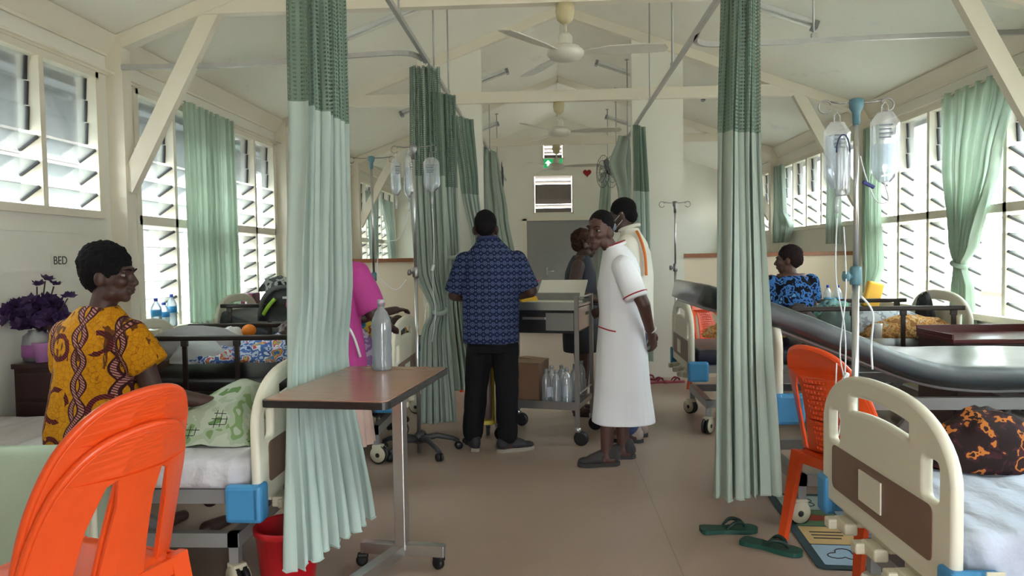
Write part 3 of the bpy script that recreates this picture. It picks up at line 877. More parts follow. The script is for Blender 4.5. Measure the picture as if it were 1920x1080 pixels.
G2 = 'curtains at the windows'
ZC2 = ZH1 + .075
curtain('window_curtain', 'sunlit green window curtain hanging straight on the left wall', 'curtain',
        [(ZC2, (XL + .07, 6.12), (XL + .07, 7.1), .022), (1.8, (XL + .075, 6.12), (XL + .075, 7.08), .03), (.62, (XL + .08, 6.12), (XL + .08, 7.06), .035)], 9, mats=[M_WGREEN], seed=41, group=G2, hooks=False)
curtain('window_curtain', 'green window curtain tied in a knot on the right wall', 'curtain',
        [(ZC2, (XR - .07, 5.72), (XR - .07, 6.78), .025), (2.1, (XR - .08, 5.95), (XR - .08, 6.74), .035), (1.42, (XR - .1, 6.22), (XR - .1, 6.5), .05), (1.28, (XR - .11, 6.34), (XR - .11, 6.42), .03), (1.1, (XR - .1, 6.26), (XR - .1, 6.48), .04), (.6, (XR - .1, 6.22), (XR - .1, 6.56), .05)],
        7, mats=[M_WGREEN], seed=43, group=G2, ties=((1.28, .055),), hooks=False)
curtain('window_curtain', 'narrow green window curtain in the right corner by the partition', 'curtain',
        [(ZC2 - .02, (XR - .07, 7.95), (XR - .07, 8.42), .02), (1.8, (XR - .08, 7.95), (XR - .08, 8.4), .03), (1.25, (XR - .08, 7.9), (XR - .08, 8.36), .035), (.95, (XR - .1, 8.05), (XR - .1, 8.25), .04)], 5, mats=[M_WGREEN], seed=45, group=G2, hooks=False)
curtain('window_curtain', 'green window curtain cut off by the right edge of the photo', 'curtain',
        [(ZC2, (XR - .07, 4.9), (XR - .07, 5.52), .025), (1.9, (XR - .08, 4.85), (XR - .08, 5.5), .03), (1.2, (XR - .1, 4.7), (XR - .1, 5.1), .04), (.92, (XR - .1, 4.7), (XR - .1, 5.0), .05)], 6, mats=[M_WGREEN], seed=47, group=G2, hooks=False)
curtain('window_curtain', 'green window curtain behind the left drip bag, past the partition', 'curtain',
        [(ZC2, (XR - .07, 9.05), (XR - .07, 9.5), .02), (1.5, (XR - .08, 9.05), (XR - .08, 9.5), .03)], 4, mats=[M_GREEN_D], seed=49, group=G2, hooks=False)
curtain('window_curtain', 'crumpled green window curtain just right of the tall grey-green curtain', 'curtain',
        [(ZC2 - .05, (XR - .07, 11.2), (XR - .07, 11.6), .04), (2.0, (XR - .1, 11.0), (XR - .1, 11.5), .05), (1.8, (XR - .1, 10.7), (XR - .1, 11.5), .07), (1.55, (XR - .1, 10.9), (XR - .1, 11.5), .05)], 4, mats=[M_GREEN_D], seed=51, group=G2, hooks=False)
curtain('window_curtain', 'dark green curtain left of the farthest left window', 'curtain',
        [(2.55, (XL + .07, 12.3), (XL + .07, 13.1), .03), (1.8, (XL + .07, 12.5), (XL + .07, 13.0), .04), (.8, (XL + .07, 12.6), (XL + .07, 13.0), .04)], 5, mats=[M_GREEN_D], seed=53, group=G2, hooks=False)
curtain('window_curtain', 'dark green curtain right of the farthest left window', 'curtain',
        [(2.5, (XL + .07, 13.4), (XL + .07, 14.4), .03), (1.8, (XL + .07, 13.9), (XL + .07, 14.5), .04), (.8, (XL + .07, 14.2), (XL + .07, 14.6), .04)], 5, mats=[M_GREEN_D], seed=55, group=G2, hooks=False)

# ================================================================== HOSPITAL BEDS
# local frame: x from foot (aisle) to head (wall), y across, z up
def board_splines(panel=True):
    w = .46; out = [(-w, 0.03), (-w + .03, 0), (w - .03, 0), (w, 0.03)]
    top = lambda u: .30 + .215 * max(0, 1 - (abs(u) / w) ** 2.7) ** .5
    n = 26
    for i in range(n + 1):
        a = i / n * PI
        u = w * math.cos(a); out.append((u, top(u)))
    h1 = rrect(-.41, -.295, .225, .375, .04); h2 = rrect(.295, .41, .225, .375, .04)
    tp = [(-.23 + .46 * i / 12) for i in range(13)]
    h3 = [(u, .388 - .32 * u * u) for u in tp] + [(u, .468 - .32 * u * u) for u in reversed(tp)]
    return [out, h1, h2, h3]
BV, BF = curve_plate(board_splines(), .036, .015, 3)
_mb = MB().add(BV, BF, True)
_mb.xf(Matrix(((0, 0, 1, 0), (1, 0, 0, 0), (0, 1, 0, 0), (0, 0, 0, 1))))      # (u,v,t) -> y,z,x
ME_BOARD = _mb.mesh('board', M_CREAMP)
ME_PANEL = MB().plate(rrect(-.37, .37, .055, .225, .03), -.003, .003).xf(Matrix(((0, 0, 1, 0), (1, 0, 0, 0), (0, 1, 0, 0), (0, 0, 0, 1)))).mesh('panel', M_BROWNP)
ME_BUMP = MB().box((0, 0, 0), (.15, .05, .155), None, .018).box((-.055, .02, 0), (.045, .09, .155), None, .015).mesh('bumper', M_BLUEP)
M_BEIGEC = plain('caster_cream', S(206, 198, 176), .4)
def caster_mesh():
    mb = MB()
    mb.tube([(0, 0, .12), (0, 0, .17)], .016, 10)
    return mb
def caster(parent, x, y, ang=0, r=.062):
    c = MB(); c.tube([(0, 0, .11), (0, 0, .2)], .017, 10)
    c.slot(1)
    for s in (-1, 1):
        c.lathe([(.001, -.004), (r * .9, -.004), (r * .9, .004), (.001, .004)], (-.02, s * .027, r + .006), 20, Matrix.Rotation(PI / 2, 3, 'X'))
    c.box((-.01, 0, r * 1.9), (.07, .06, .03), None, .008)
    o = c.obj('caster', [M_DSTEEL, M_BEIGEC], parent, (x, y, 0), (0, 0, ang))
    w = MB()
    for s in (-1, 1):
        w.lathe([(r * .55, -.010), (r * .97, -.010), (r, -.005), (r, .005), (r * .97, .010), (r * .55, .010)], (-.02, s * .017, r), 22, Matrix.Rotation(PI / 2, 3, 'X'))
    w.lathe([(.001, -.033), (.016, -.033), (.016, .033), (.001, .033)], (-.02, 0, r), 12, Matrix.Rotation(PI / 2, 3, 'X'))
    w.obj('wheel', M_BLACKP, o)
    return o

def sweep_slab(path, w, th, seed=0, wr=.0, bev=.035, yo=0, nseg=None):
    """mattress: rounded slab following path of top-centre points (x, z)"""
    P = bez([(p[0], 0, p[1]) for p in path], 8); n = len(P); mb = MB()
    sec = []
    b = min(bev, th * .49)
    for (cy, cz, a0) in ((w / 2 - b, -b, 0), (-w / 2 + b, -b, 90), (-w / 2 + b, -th + b, 180), (w / 2 - b, -th + b, 270)):
        for k in range(4):
            a = R(a0 + 30 * k); sec.append((cy + b * math.cos(a), cz + b * math.sin(a), 0))
    full = []
    for i in range(len(sec)):
        p, q = sec[i], sec[(i + 1) % len(sec)]
        d = math.hypot(p[0] - q[0], p[1] - q[1]); k = max(1, int(d / .06)) if d > .2 else 1
        for j in range(k): full.append((p[0] + (q[0] - p[0]) * j / k, p[1] + (q[1] - p[1]) * j / k))
    m = len(full); vs = []; fs = []
    for i, p in enumerate(P):
        d = (P[min(i + 1, n - 1)] - P[max(i - 1, 0)]).normalized(); up = Vector((-d.z, 0, d.x))
        sc = .93 if i in (0, n - 1) else 1.0
        for (y, z) in full:
            q = p + up * (z * sc + (-(1 - sc) * th * .5)) + Vector((0, y * sc + yo, 0))
            if wr and z > -th * .5:
                q += up * wr * (noise.noise(Vector((q.x * 6 + seed, q.y * 4, seed))) + .6 * noise.noise(Vector((q.x * 17 + q.y * 9, q.y * 7 - q.x * 5, seed + 3))))
            vs.append(q)
    for i in range(n - 1):
        for k in range(m):
            k2 = (k + 1) % m; fs.append((i * m + k, i * m + k2, (i + 1) * m + k2, (i + 1) * m + k))
    fs.append(tuple(range(m))[::-1]); fs.append(tuple((n - 1) * m + k for k in range(m)))
    return mb.add(vs, fs, True)

def bed(label, loc, rz, dz=0.0, matt=None, rails=(), head=True, foot=True, L=2.05, mpath=None, mth=.11, mw=.88, panel_label=True, cranks=True, hb_z=0.0):
    t = thing('hospital_bed', label, 'bed', loc, rz, 'ward beds')
    Z0 = .42 + dz
    for k, (x, on, sg) in enumerate(((0, foot, -1), (L, head, 1))):
        if not on: continue
        b = inst('footboard' if k == 0 else 'headboard', ME_BOARD, t, (x, 0, Z0 + (hb_z if k else 0)))
        inst('panel', ME_PANEL, b, (-.0175, 0, 0)); inst('panel', ME_PANEL, b, (.0175, 0, 0))
        if k == 0 and panel_label:
            MB().bb(-.025, -.0205, -.05, .12, .085, .195).obj('card_holder', M_CREAMP, b)
        for s in (-1, 1):
            inst('bumper', ME_BUMP, b, (-sg * .045, s * .475, .0), (0, 0, 0), (1 if sg < 0 else -1, 1 if s < 0 else -1, 1))
    fr = MB()
    zf = .42 + dz
    for s in (-1, 1):
        fr.bb(.03, L - .03, s * .40 - .02, s * .40 + .02, zf - .02, zf + .04)
        fr.bb(.12, L - .12, s * .36 - .02, s * .36 + .02, .20, .26)
    for x in (.1, .7, 1.3, L - .1):
        fr.bb(x - .02, x + .02, -.4, .4, zf - .01, zf + .03)
    for x in (.14, L - .14):
        fr.bb(x - .025, x + .025, -.38, .38, .20, .26)
        for s in (-1, 1): fr.bb(x - .02, x + .02, s * .36 - .02, s * .36 + .02, .12, .24)
    fr.obj('frame', M_GREYFRAME, t)
    lk = MB()
    for x, dx in ((.5, .28), (1.45, .28)):
        lk = MB()
        for s in (-1, 1): lk.beam((x, s * .3, .26), (x + dx, s * .3, zf - .01), .03, .05)
        lk.tube([(x + dx * .5, -.3, (zf + .26) / 2), (x + dx * .5, .3, (zf + .26) / 2)], .018)
        lk.obj('lift_linkage', M_GREYFRAME, t)
    for x in (.14, L - .14):
        for s in (-1, 1): caster(t, x, s * .36, random.uniform(-1, 1))
    # mattress platform follows the mattress
    mp = mpath or [(.06, Z0 + .155 + mth * .0), (.6, Z0 + .155), (1.3, Z0 + .155), (L - .06, Z0 + .155)]
    pl = sweep_slab([(x, z - mth + .002) for x, z in mp], .80, .02, bev=.006)
    pl.obj('platform', M_WHITEP if matt is M_GREYV else M_GREYFRAME, t)
    mt = sweep_slab(mp, mw, mth, seed=loc[1], wr=.004)
    mt.obj('mattress', matt or plain('dark_vinyl', (.016, .016, .02, 1), .35), t)
    if cranks and foot:
        for k in range(3):
            y = -.24 + k * .24
            c = MB(); c.box((-.02, y, Z0 - .055), (.05, .11, .045), None, .008); c.box((-.05, y + .045, Z0 - .06), (.05, .05, .04), None, .008); c.box((.02, y, Z0 - .03), (.04, .14, .02))
            c.obj('crank_handle', M_BEIGEC, t)
    for s, x0, x1, zt_ in rails:
        rl = MB(); rl.beam((x0, s * .47, zt_), (x1, s * .47, zt_), .035, .035, bev=.008); rl.beam((x0 + .05, s * .47, zf + .06), (x1 - .05, s * .47, zf + .06), .03, .02)
        ro = rl.obj('side_rail', M_DARKRAIL, t)
        n = max(3, int((x1 - x0) / .3))
        for i in range(n):
            x = x0 + .08 + (x1 - x0 - .16) * i / (n - 1)
            MB().bb(x - .014, x + .014, s * .47 - .01, s * .47 + .01, zf + .05, zt_ - .01).box((x, s * .47, zt_ - .035), (.045, .03, .04), None, .005).obj('rail_post', M_DARKRAIL, ro)
    return t

M_NAVYV = plain('navy_vinyl', S(34, 36, 58), .35)
def m_shiny_vinyl():
    t = NT('shiny_dark_vinyl'); v = t.coord('Object', (1, .35, 1))
    t.base(t.mix(t.noise(v, 6, 3), S(14, 24, 29), S(22, 34, 40))); t.b.inputs['Roughness'].default_value = .4; t.b.inputs['Coat Weight'].default_value = 1.0; t.b.inputs['Coat Roughness'].default_value = .3
    t.bump(t.noise(v, 16, 3), .25, .02); return t.m
M_BLACKV = m_shiny_vinyl()
M_GREYV = plain('grey_vinyl', S(66, 70, 76), .45)
# left beds (foot towards aisle, head towards left wall)
bed('cream and blue bed with seated woman, nearest on the left', (-1.2, 3.37, 0), PI, 0, M_GREYV, hb_z=.0, L=1.87, mpath=[(.12, .575), (.6, .575), (1.3, .575), (1.8, .575)])
bed('bed behind the seated woman with dark side rail and clothes', (-1.06, 5.33, 0), PI, .03, plain('black_vinyl', (.02, .016, .018, 1), .35), rails=((1, .25, 1.85, .885), (-1, .25, 1.85, .885)), L=1.95)
bed('bed below the left windows with raised backrest and backpack', (-1.1, 6.95, 0), PI, .08, M_GREYV, L=1.9,
    rails=((1, .6, 1.85, 1.0), (-1, .6, 1.85, 1.0)), mpath=[(.05, .63), (.7, .63), (1.15, .66), (1.5, .80), (1.86, .95)], mth=.12, hb_z=.06)
# right beds
bed('cream and blue bed at right front with white sheet', (1.13, 2.58, 0), R(1), 0, M_GREYV, mpath=[(.12, .575), (.6, .575), (1.3, .575), (1.98, .575)])
bed('empty bed with shiny black mattress on the right', (1.14, 4.2, 0), 0, .2, M_BLACKV, mpath=[(-.36, 1.25), (-.05, 1.16), (.4, .98), (.72, .855), (1.0, .815), (1.4, .815), (2.0, .80)], mth=.115, mw=.92, head=False)
bed('bed in front of right partition with navy mattress and headboard', (1.09, 6.16, 0), R(-1), .08, M_NAVYV, rails=((-1, .75, 2.0, .97), (1, .9, 2.0, .97)), hb_z=.05)

# ================================================================== PLASTIC CHAIRS
def chair_back(lattice=True):
    out = []
    # outline in (u,v): v from .40 to .92
    L = [(-.235, .40), (-.238, .55), (-.225, .70), (-.19, .82), (-.12, .90), (0, .925)]
    Rr = [(-x, y) for x, y in reversed(L[:-1])]
    P = [p for p in L] + Rr
    out = [(p.x, p.y) for p in bez([(x, y, 0) for x, y in P], 4)]
    s1 = [(-.185, .445), (-.15, .445), (-.115, .60), (-.095, .74), (-.112, .80), (-.15, .745), (-.18, .62)]
    s2 = [(-x, y) for x, y in reversed(s1)]
    holes = []
    for j in range(14):
        for i in range(7):
            v = .475 + j * .0235
            half = .088 - (0.75 - v) * .02 if v < .75 else .085
            half = min(.1, .075 + .0)
            u = (i - 3) * half / 3.6
            holes.append([(u - .0066, v - .0075), (u + .0066, v - .0075), (u + .0066, v + .0075), (u - .0066, v + .0075)])
    if not lattice:
        s1 = [(-.150, .42), (-.085, .42), (-.068, .60), (-.056, .74), (-.068, .815), (-.100, .80), (-.130, .70), (-.145, .55)]
        s2 = [(-x, y) for x, y in reversed(s1)]; holes = []
    vs, fs = curve_plate([out, s1, s2] + holes, .012, .003, 1)
    return vs, fs
CBV, CBF = chair_back()
def bend_back(p):
    u, v, t = p
    y = -.185 - (v - .42) * .2 - (.05 * ((v - .42) / .5) ** 2) + u * u * 1.3
    return Vector((u, y + t, v))
_mb = MB().add([bend_back(p) for p in CBV], CBF, False)
ME_CBACK = _mb.mesh('backrest', M_ORANGE)
_v, _f = chair_back(False)
# finer cut so the plain splat bends with the back
_bm = bmesh.new(); _vs = [_bm.verts.new(p) for p in _v]
for q in _f:
    try: _bm.faces.new([_vs[i] for i in q])
    except ValueError: pass
bmesh.ops.triangulate(_bm, faces=_bm.faces[:])
bmesh.ops.subdivide_edges(_bm, edges=[e for e in _bm.edges if e.calc_length() > .05], cuts=2, use_grid_fill=True)
_bm.verts.index_update()
ME_CBACKP = MB().add([bend_back(v.co) for v in _bm.verts], [[v.index for v in f.verts] for f in _bm.faces], False).mesh('backrest', M_ORANGE)
_bm.free()
_mb = MB()     # rolled rim round the back
rim = bez([(-.238, .40, 0), (-.24, .55, 0), (-.227, .70, 0), (-.192, .825, 0), (-.12, .905, 0), (0, .93, 0), (.12, .905, 0), (.192, .825, 0), (.227, .70, 0), (.24, .55, 0), (.238, .40, 0)], 5)
_mb.tube([bend_back((p.x, p.y, .010)) for p in rim], .0115, 7)
ME_CRIM = _mb.mesh('rim', M_ORANGE)
_mb = MB()
def seat_fn(u, v):
    x = (u - .5) * .45 * (1 - .1 * (1 - v)); y = -.2 + v * .43
    d = min(u, 1 - u, v, 1 - v)
    z = .44 - .012 * math.sin(PI * u) * math.sin(PI * v) - (.03 * max(0, 1 - d / .07) ** 2)
    return Vector((x, y, z))
_mb.grid(seat_fn, 15, 15)
_mb.grid(lambda u, v: seat_fn(1 - u, v) - Vector((0, 0, .01)), 15, 15)
for (x, y, a, b) in ((0, .225, .2, .012), (-.212, 0, .012, .2), (.212, 0, .012, .2), (0, -.195, .19, .012)):
    _mb.box((x, y, .405), (a * 2, b * 1.2, .045) if a > b else (a * 1.2, b * 2, .045))
ME_CSEAT = _mb.mesh('seat', M_ORANGE)
def leg_mesh(dx, dy, wid):
    mb = MB(); s = 1
    def ring(z, x, y, w): return [(x - w, y - .014, z), (x + w, y - .014, z), (x + w, y + .014, z), (x - w, y + .014, z)]
    a = ring(.43, 0, 0, wid); b = ring(0, dx, dy, wid * .62)
    mb.add(a + b, [(0, 3, 2, 1), (4, 5, 6, 7), (0, 1, 5, 4), (1, 2, 6, 5), (2, 3, 7, 6), (3, 0, 4, 7)])
    return mb.mesh('leg', M_ORANGE)
ME_LR = [leg_mesh(s * .03, -.07, .032) for s in (-1, 1)]; ME_LF = [leg_mesh(s * .025, .04, .028) for s in (-1, 1)]
def chair(label, loc, rz, tall=1.0, back=None):
    t = thing('plastic_chair', label, 'chair', loc, rz, 'orange plastic chairs')
    t.scale = (1, 1, tall)
    b = inst('backrest', back or ME_CBACK, t); inst('rim', ME_CRIM, b)
    inst('seat', ME_CSEAT, t)
    for k, s in enumerate((-1, 1)):
        inst('leg', ME_LR[k], t, (s * .2, -.185, 0)); inst('leg', ME_LF[k], t, (s * .19, .2, 0))
    return t
chair('orange plastic chair in left foreground, upper of the stacked pair', (-1.345, 1.95, .095), R(73), 1.05, ME_CBACKP)
chair('orange plastic chair in left foreground, lower of the stacked pair', (-1.355, 1.95, 0), R(73), 1.05, ME_CBACKP)
chair('orange lattice-back chair behind the right front bed end', (1.43, 3.47, 0), R(-66), 1.05)
chair('orange chair half hidden behind the tall right curtain', (1.75, 7.6, 0), R(-150))
chair('orange chair glimpsed between left curtain and man in blue', (-1.0, 7.95, 0), R(150))
# ================================================================== FURNITURE AND EQUIPMENT
# overbed table
def m_laminate():
    t = NT('brown_laminate'); v = t.coord('Object', (1, 9, 1))
    f = t.noise(v, 7, 5, .6)
    t.base(t.mix(f, S(140, 98, 80), S(172, 126, 104))); t.b.inputs['Roughness'].default_value = .22; return t.m
M_LAM = m_laminate()
tb = thing('overbed_table', 'overbed table with brown laminate top and steel post on castors', 'table', (-.80, 3.14, 0), R(-7))
o = MB().plate(rrect(-.245, .245, -.43, .43, .03), .867, .873).obj('table_top', M_LAM, tb)
MB().plate(rrect(-.255, .255, -.44, .44, .035), .843, .8695).obj('edge_band', plain('black_edge', (.015, .013, .013, 1), .35), o)
mb = MB(); mb.bb(.075, .125, .11, .175, .09, .80, .004); mb.bb(.083, .117, .118, .167, .5, .845, .003)
mb.obj('post', M_STEEL, tb)
MB().bb(-.1, .18, -.02, .3, .822, .843).obj('bracket', M_DSTEEL, tb)
mb = MB(); mb.bb(-.09, .30, .115, .165, .065, .115, .003); mb.obj('base_crossbar', M_STEEL, tb)
mb = MB(); mb.beam((.10, .14, .088), (-.03, -.42, .088), .05, .045); mb.obj('base_leg', M_STEEL, tb)
for (x, y, a) in ((-.075, .14, .3), (.28, .14, -.5), (-.02, -.39, .8), (.16, .16, 0)):
    if (x, y) == (.16, .16): continue
    c = MB(); c.tube([(0, 0, .045), (0, 0, .07)], .014, 10); c.box((-.012, 0, .05), (.05, .035, .02), None, .006)
    c = c.obj('castor', M_BLACKP, tb, (x, y, 0), (0, 0, a))
    MB().lathe([(.012, -.012), (.026, -.012), (.028, 0), (.026, .012), (.012, .012)], (-.016, 0, .028), 16, Matrix.Rotation(PI / 2, 3, 'X')).obj('wheel', M_BLACKP, c)

# bottles
M_PET = glassy('clear_bottle_plastic', (.96, .98, .99, 1), .25, .08, milk=.26)
M_MILKP = glassy('milky_plastic', (.95, .97, .99, 1), .3, .15, milk=.2)
M_WATER = glassy('water', (.84, .89, .94, 1), .1, .03, milk=.1)
M_CAPB = plain('blue_cap', S(44, 70, 170), .4)
M_LABELB = plain('blue_label', S(60, 150, 210), .5)
def bottle(label, loc, h=.32, r=.046, cap=M_WHITEP, lab=None, group=None, mat=None, fill=.55, labz=(.42, .62)):
    t = thing('water_bottle', label, 'bottle', loc, random.uniform(0, 6), group)
    k = h / .32
    prof = [(r * .85, 0), (r * .98, .008 * k), (r, .02 * k), (r * .96, .07 * k), (r, .09 * k), (r * .96, .13 * k), (r, .15 * k), (r, .205 * k), (r * .93, .225 * k), (r * .6, .262 * k), (r * .33, .28 * k), (r * .33, .3 * k)]
    o = MB().lathe(prof, seg=20).obj('bottle_body', mat or M_PET, t)
    if fill: MB().lathe([(r * .8, .004), (r * .93, .02 * k), (r * .9, .3 * fill * k)], seg=16).obj('liquid', M_WATER, t)
    MB().lathe([(r * .36, .288 * k), (r * .36, .316 * k), (r * .3, .32 * k)], seg=14).obj('cap', cap, t)
    if lab: MB().lathe([(r * 1.012, labz[0] * h), (r * 1.012, labz[1] * h)], seg=20).obj('label_sleeve', lab, t)
    return t
bottle('large clear water bottle standing on the overbed table', (-.80, 3.46, .874), .335, .047, M_PET, fill=.72)

# red bucket
M_RED = plain('red_plastic', S(176, 14, 28), .35, var=.05)
bk = thing('bucket', 'red plastic bucket under the near left bed', 'bucket', (-1.11, 3.0, 0))
MB().lathe([(.10, 0), (.102, .004), (.13, .27), (.137, .272), (.139, .295), (.133, .3), (.128, .292), (.098, .01)], seg=28).obj('pail', M_RED, bk)
MB().tube([(.137 * math.cos(a), .137 * math.sin(a) * .99, .285 - .09 * abs(math.sin(a)) ** .7) for a in [PI * i / 14 for i in range(15)]], .004, 6).obj('handle', M_WHITEP, bk)

# ------------------------------------------------------------------ drip stands
def hook_pts(c, d, up=.0, r=.025):
    c = Vector(c); d = Vector(d).normalized()
    return [c + d * (r * math.cos(a)) + Vector((0, 0, r * math.sin(a))) for a in [PI * .9 - 1.75 * PI * i / 14 for i in range(15)]]
def drip_stand(name, label, loc, zt, arms, armlen=.14, base=None, knob=None, head=M_TEALP, z0=0.0, r=.0105, rz=0):
    t = thing(name, label, 'drip stand', loc, rz, 'drip stands')
    kz = knob if knob else (z0 + zt) / 2
    MB().tube([(0, 0, z0), (0, 0, kz)], r * 1.3, 12).obj('lower_pole', M_STEEL, t)
    MB().tube([(0, 0, kz), (0, 0, zt)], r, 12).obj('upper_pole', M_STEEL, t)
    c = MB(); c.lathe([(r * 1.9, kz - .035), (r * 2.2, kz - .03), (r * 2.2, kz + .03), (r * 1.6, kz + .04)], seg=14); c.tube([(0, 0, kz), (-.035, -.01, kz)], .009, 8); c.lathe([(.006, -.012), (.021, -.008), (.021, .01), (.01, .014)], (-.045, -.012, kz), 14, Matrix.Rotation(PI / 2, 3, 'Y')); c.obj('height_clamp', head, t)
    h = MB(); h.lathe([(r * 1.25, zt - .09), (r * 1.5, zt - .04), (r * 2.6, zt - .02), (r * 2.6, zt + .012), (r * 1.5, zt + .016)], seg=14); h.obj('head', head, t)
    for a in arms:
        d = Vector((math.cos(a), math.sin(a), 0))
        m = MB(); e = d * armlen
        m.tube([Vector((0, 0, zt)), e * .6 + Vector((0, 0, zt)), e + Vector((0, 0, zt + .008))] , .0038, 6)
        m.tube(hook_pts(e + d * .02 + Vector((0, 0, zt - .012)), d), .0038, 6)
        m.obj('hook_arm', M_DSTEEL, t)
    if base:
        b = MB(); b.lathe([(.03, .07), (.036, .08), (.036, .13), (.02, .15)], seg=16); b.obj('base_hub', plain('dark_grey_plastic', S(62, 62, 66), .45), t)
        for k in range(5):
            a = 2 * PI * k / 5 + .35; d = Vector((math.cos(a), math.sin(a), 0))
            g = MB(); g.tube([d * .02 + Vector((0, 0, .1)), d * base * .45 + Vector((0, 0, .115)), d * base * .85 + Vector((0, 0, .085)), d * base + Vector((0, 0, .062))], [.024, .021, .017, .016], 8)
            lg = g.obj('base_leg', plain('dark_grey_plastic', S(62, 62, 66), .45), t)
            w = MB(); pp = Vector((-d.y, d.x, 0)); Mx = Matrix((d, Vector((0, 0, 1)), pp)).transposed()
            for s in (-1, 1): w.lathe([(.008, -.008), (.027, -.008), (.029, 0), (.027, .008), (.008, .008)], d * base + pp * s * .012 + Vector((0, 0, .029)), 14, Mx)
            w.obj('castor', M_BLACKP, lg)
    return t
def drip_bag(label, top, w=.105, h=.25, rz=0, fill=.75, port=True, print_=True, group='drip bags'):
    t = thing('drip_bag', label, 'drip bag', top, rz, group)
    M_ = M_MILKP
    def fn(sign):
        def f(u, v):
            a = 1 - (2 * u - 1) ** 4; b = 1 - (2 * v - 1) ** 6
            tw = .5 + .5 * min(1, v * 7, 1) if v < .12 else (1 if v < .8 else 1 - .62 * ((v - .8) / .2) ** 1.6)
            th = .004 + .028 * max(0, a) * max(0, b) * (.45 + .75 * v)
            return Vector(((u - .5) * w * tw, sign * th, -.03 - v * h))
        return f
    mb = MB(); mb.grid(fn(-1), 11, 15); mb.grid(lambda u, v: fn(1)(1 - u, v), 11, 15)
    mb.obj('bag_body', M_, t)
    MB().tube([(0, 0, .008), (.012, 0, -.006), (.012, 0, -.03), (-.012, 0, -.03), (-.012, 0, -.006)], .003, 5, closed=True).obj('hanging_tab', M_MILKP, t)
    f2 = lambda u, v: Vector(((u - .5) * w * .88 * (1 if v < .75 else 1 - .55 * ((v - .75) / .25) ** 1.5), -.001, -.03 - h * (1 - fill) - v * h * fill * .97))
    g = MB(); g.grid(lambda u, v: f2(u, v) + Vector((0, -.012 * math.sin(PI * u), 0)), 7, 8); g.grid(lambda u, v: f2(1 - u, v) + Vector((0, .012 * math.sin(PI * u), 0)), 7, 8)
    g.obj('fluid', M_WATER, t)
    if print_:
        q = MB()
        for k in range(4): q.bb(-w * .26, w * (.2 - .05 * (k % 2)), -.034, -.0335, -.09 - k * .016, -.084 - k * .016)
        q.obj('printed_lines', plain('grey_print', S(120, 126, 136), .6), t)
    if port:
        p = MB(); p.tube([(0, 0, -.03 - h), (0, 0, -.055 - h)], .006, 8); p.tube([(0, 0, -.055 - h), (0, 0, -.06 - h), (0, 0, -.115 - h), (0, 0, -.125 - h)], [.004, .01, .01, .004], 10); p.obj('drip_chamber', M_MILKP, t)
    return t
M_TUBE = plain('infusion_tube', S(214, 218, 222), .3)
def line(label, pts, r=.0028, mat=None, cat='tube', name='infusion_line', clamp=None):
    t = thing(name, label, cat, pts[-1])
    o = Vector(pts[-1])
    MB().tube([p - o for p in bez(pts, 8)], r, 6).obj('tubing', mat or M_TUBE, t)
    if clamp is not None:
        c = Vector(clamp) - o; MB().box(c, (.018, .018, .045), (.2, .3, 0), .004).obj('roller_clamp', M_WHITEP, t)
    return t

# stand beside the right front bed (pole socketed in the bed frame)
PX, PY = 1.245, 3.08
drip_stand('drip_pole', 'steel drip pole with teal head and two bags, right foreground', (PX, PY, .40), 1.60, (R(172), R(-4)), .10, knob=.90, head=M_TEALP, rz=R(2))
drip_bag('clear drip bag on left hook of right foreground pole', (PX - .085, PY - .025, 1.95), .108, .27, R(6), .8)
drip_bag('clear drip bag on right hook of right foreground pole', (PX + .10, PY - .03, 1.985), .108, .28, R(-12), .55, port=False)
t = thing('medicine_bottle', 'small white bottle hanging in front of left drip bag', 'bottle', (PX - .085, PY - .085, 1.62))
MB().lathe([(.014, 0), (.024, .01), (.026, .03), (.026, .16), (.018, .19), (.012, .2), (.012, .215)], seg=16).obj('bottle_body', M_MILKP, t)
MB().tube([(.026 * math.cos(a), -.002, .17 + .07 * math.sin(a)) for a in [PI * i / 12 for i in range(13)]], .003, 6).obj('bail_handle', plain('dark_blue_wire', S(36, 44, 84), .4), t)
line('thin drip line falling from left bag of right foreground pole', [(PX - .085, PY - .025, 1.535), (PX - .09, PY - .03, 1.3), (PX - .06, PY - .04, 1.1), (PX - .055, PY - .04, .95), (PX - .07, PY - .05, .83), (PX - .085, PY - .06, .74), (PX - .06, PY - .06, .69), (PX - .045, PY - .06, .8)], clamp=(PX - .056, PY - .042, .89))
line('thin drip line from right bag looping to a blue clamp', [(PX + .10, PY - .03, 1.67), (PX + .11, PY - .04, 1.60), (PX + .06, PY - .05, 1.60), (PX + .02, PY - .05, 1.69), (PX + .0, PY - .04, 1.78)], clamp=None)
tag(MB().box((0, 0, 0), (.05, .014, .014), (0, .5, 0), .003).obj('tube_clamp', plain('navy_clamp', S(40, 44, 120), .4), None, (PX + .027, PY - .053, 1.665)), 'small navy clamp on the drip line', 'clamp')
line('second thin drip line hanging beside the pole', [(PX - .06, PY - .03, 1.5), (PX - .05, PY - .03, 1.25), (PX - .075, PY - .035, 1.0), (PX - .06, PY - .04, .86), (PX - .09, PY - .06, .66), (PX - .1, PY - .05, .75), (PX - .09, PY - .04, .95)])
line('white drip line hanging right of the pole', [(PX + .01, PY - .03, 1.22), (PX + .06, PY - .02, 1.15), (PX + .055, PY - .02, 1.02), (PX + .06, PY - .02, .92)], .004)

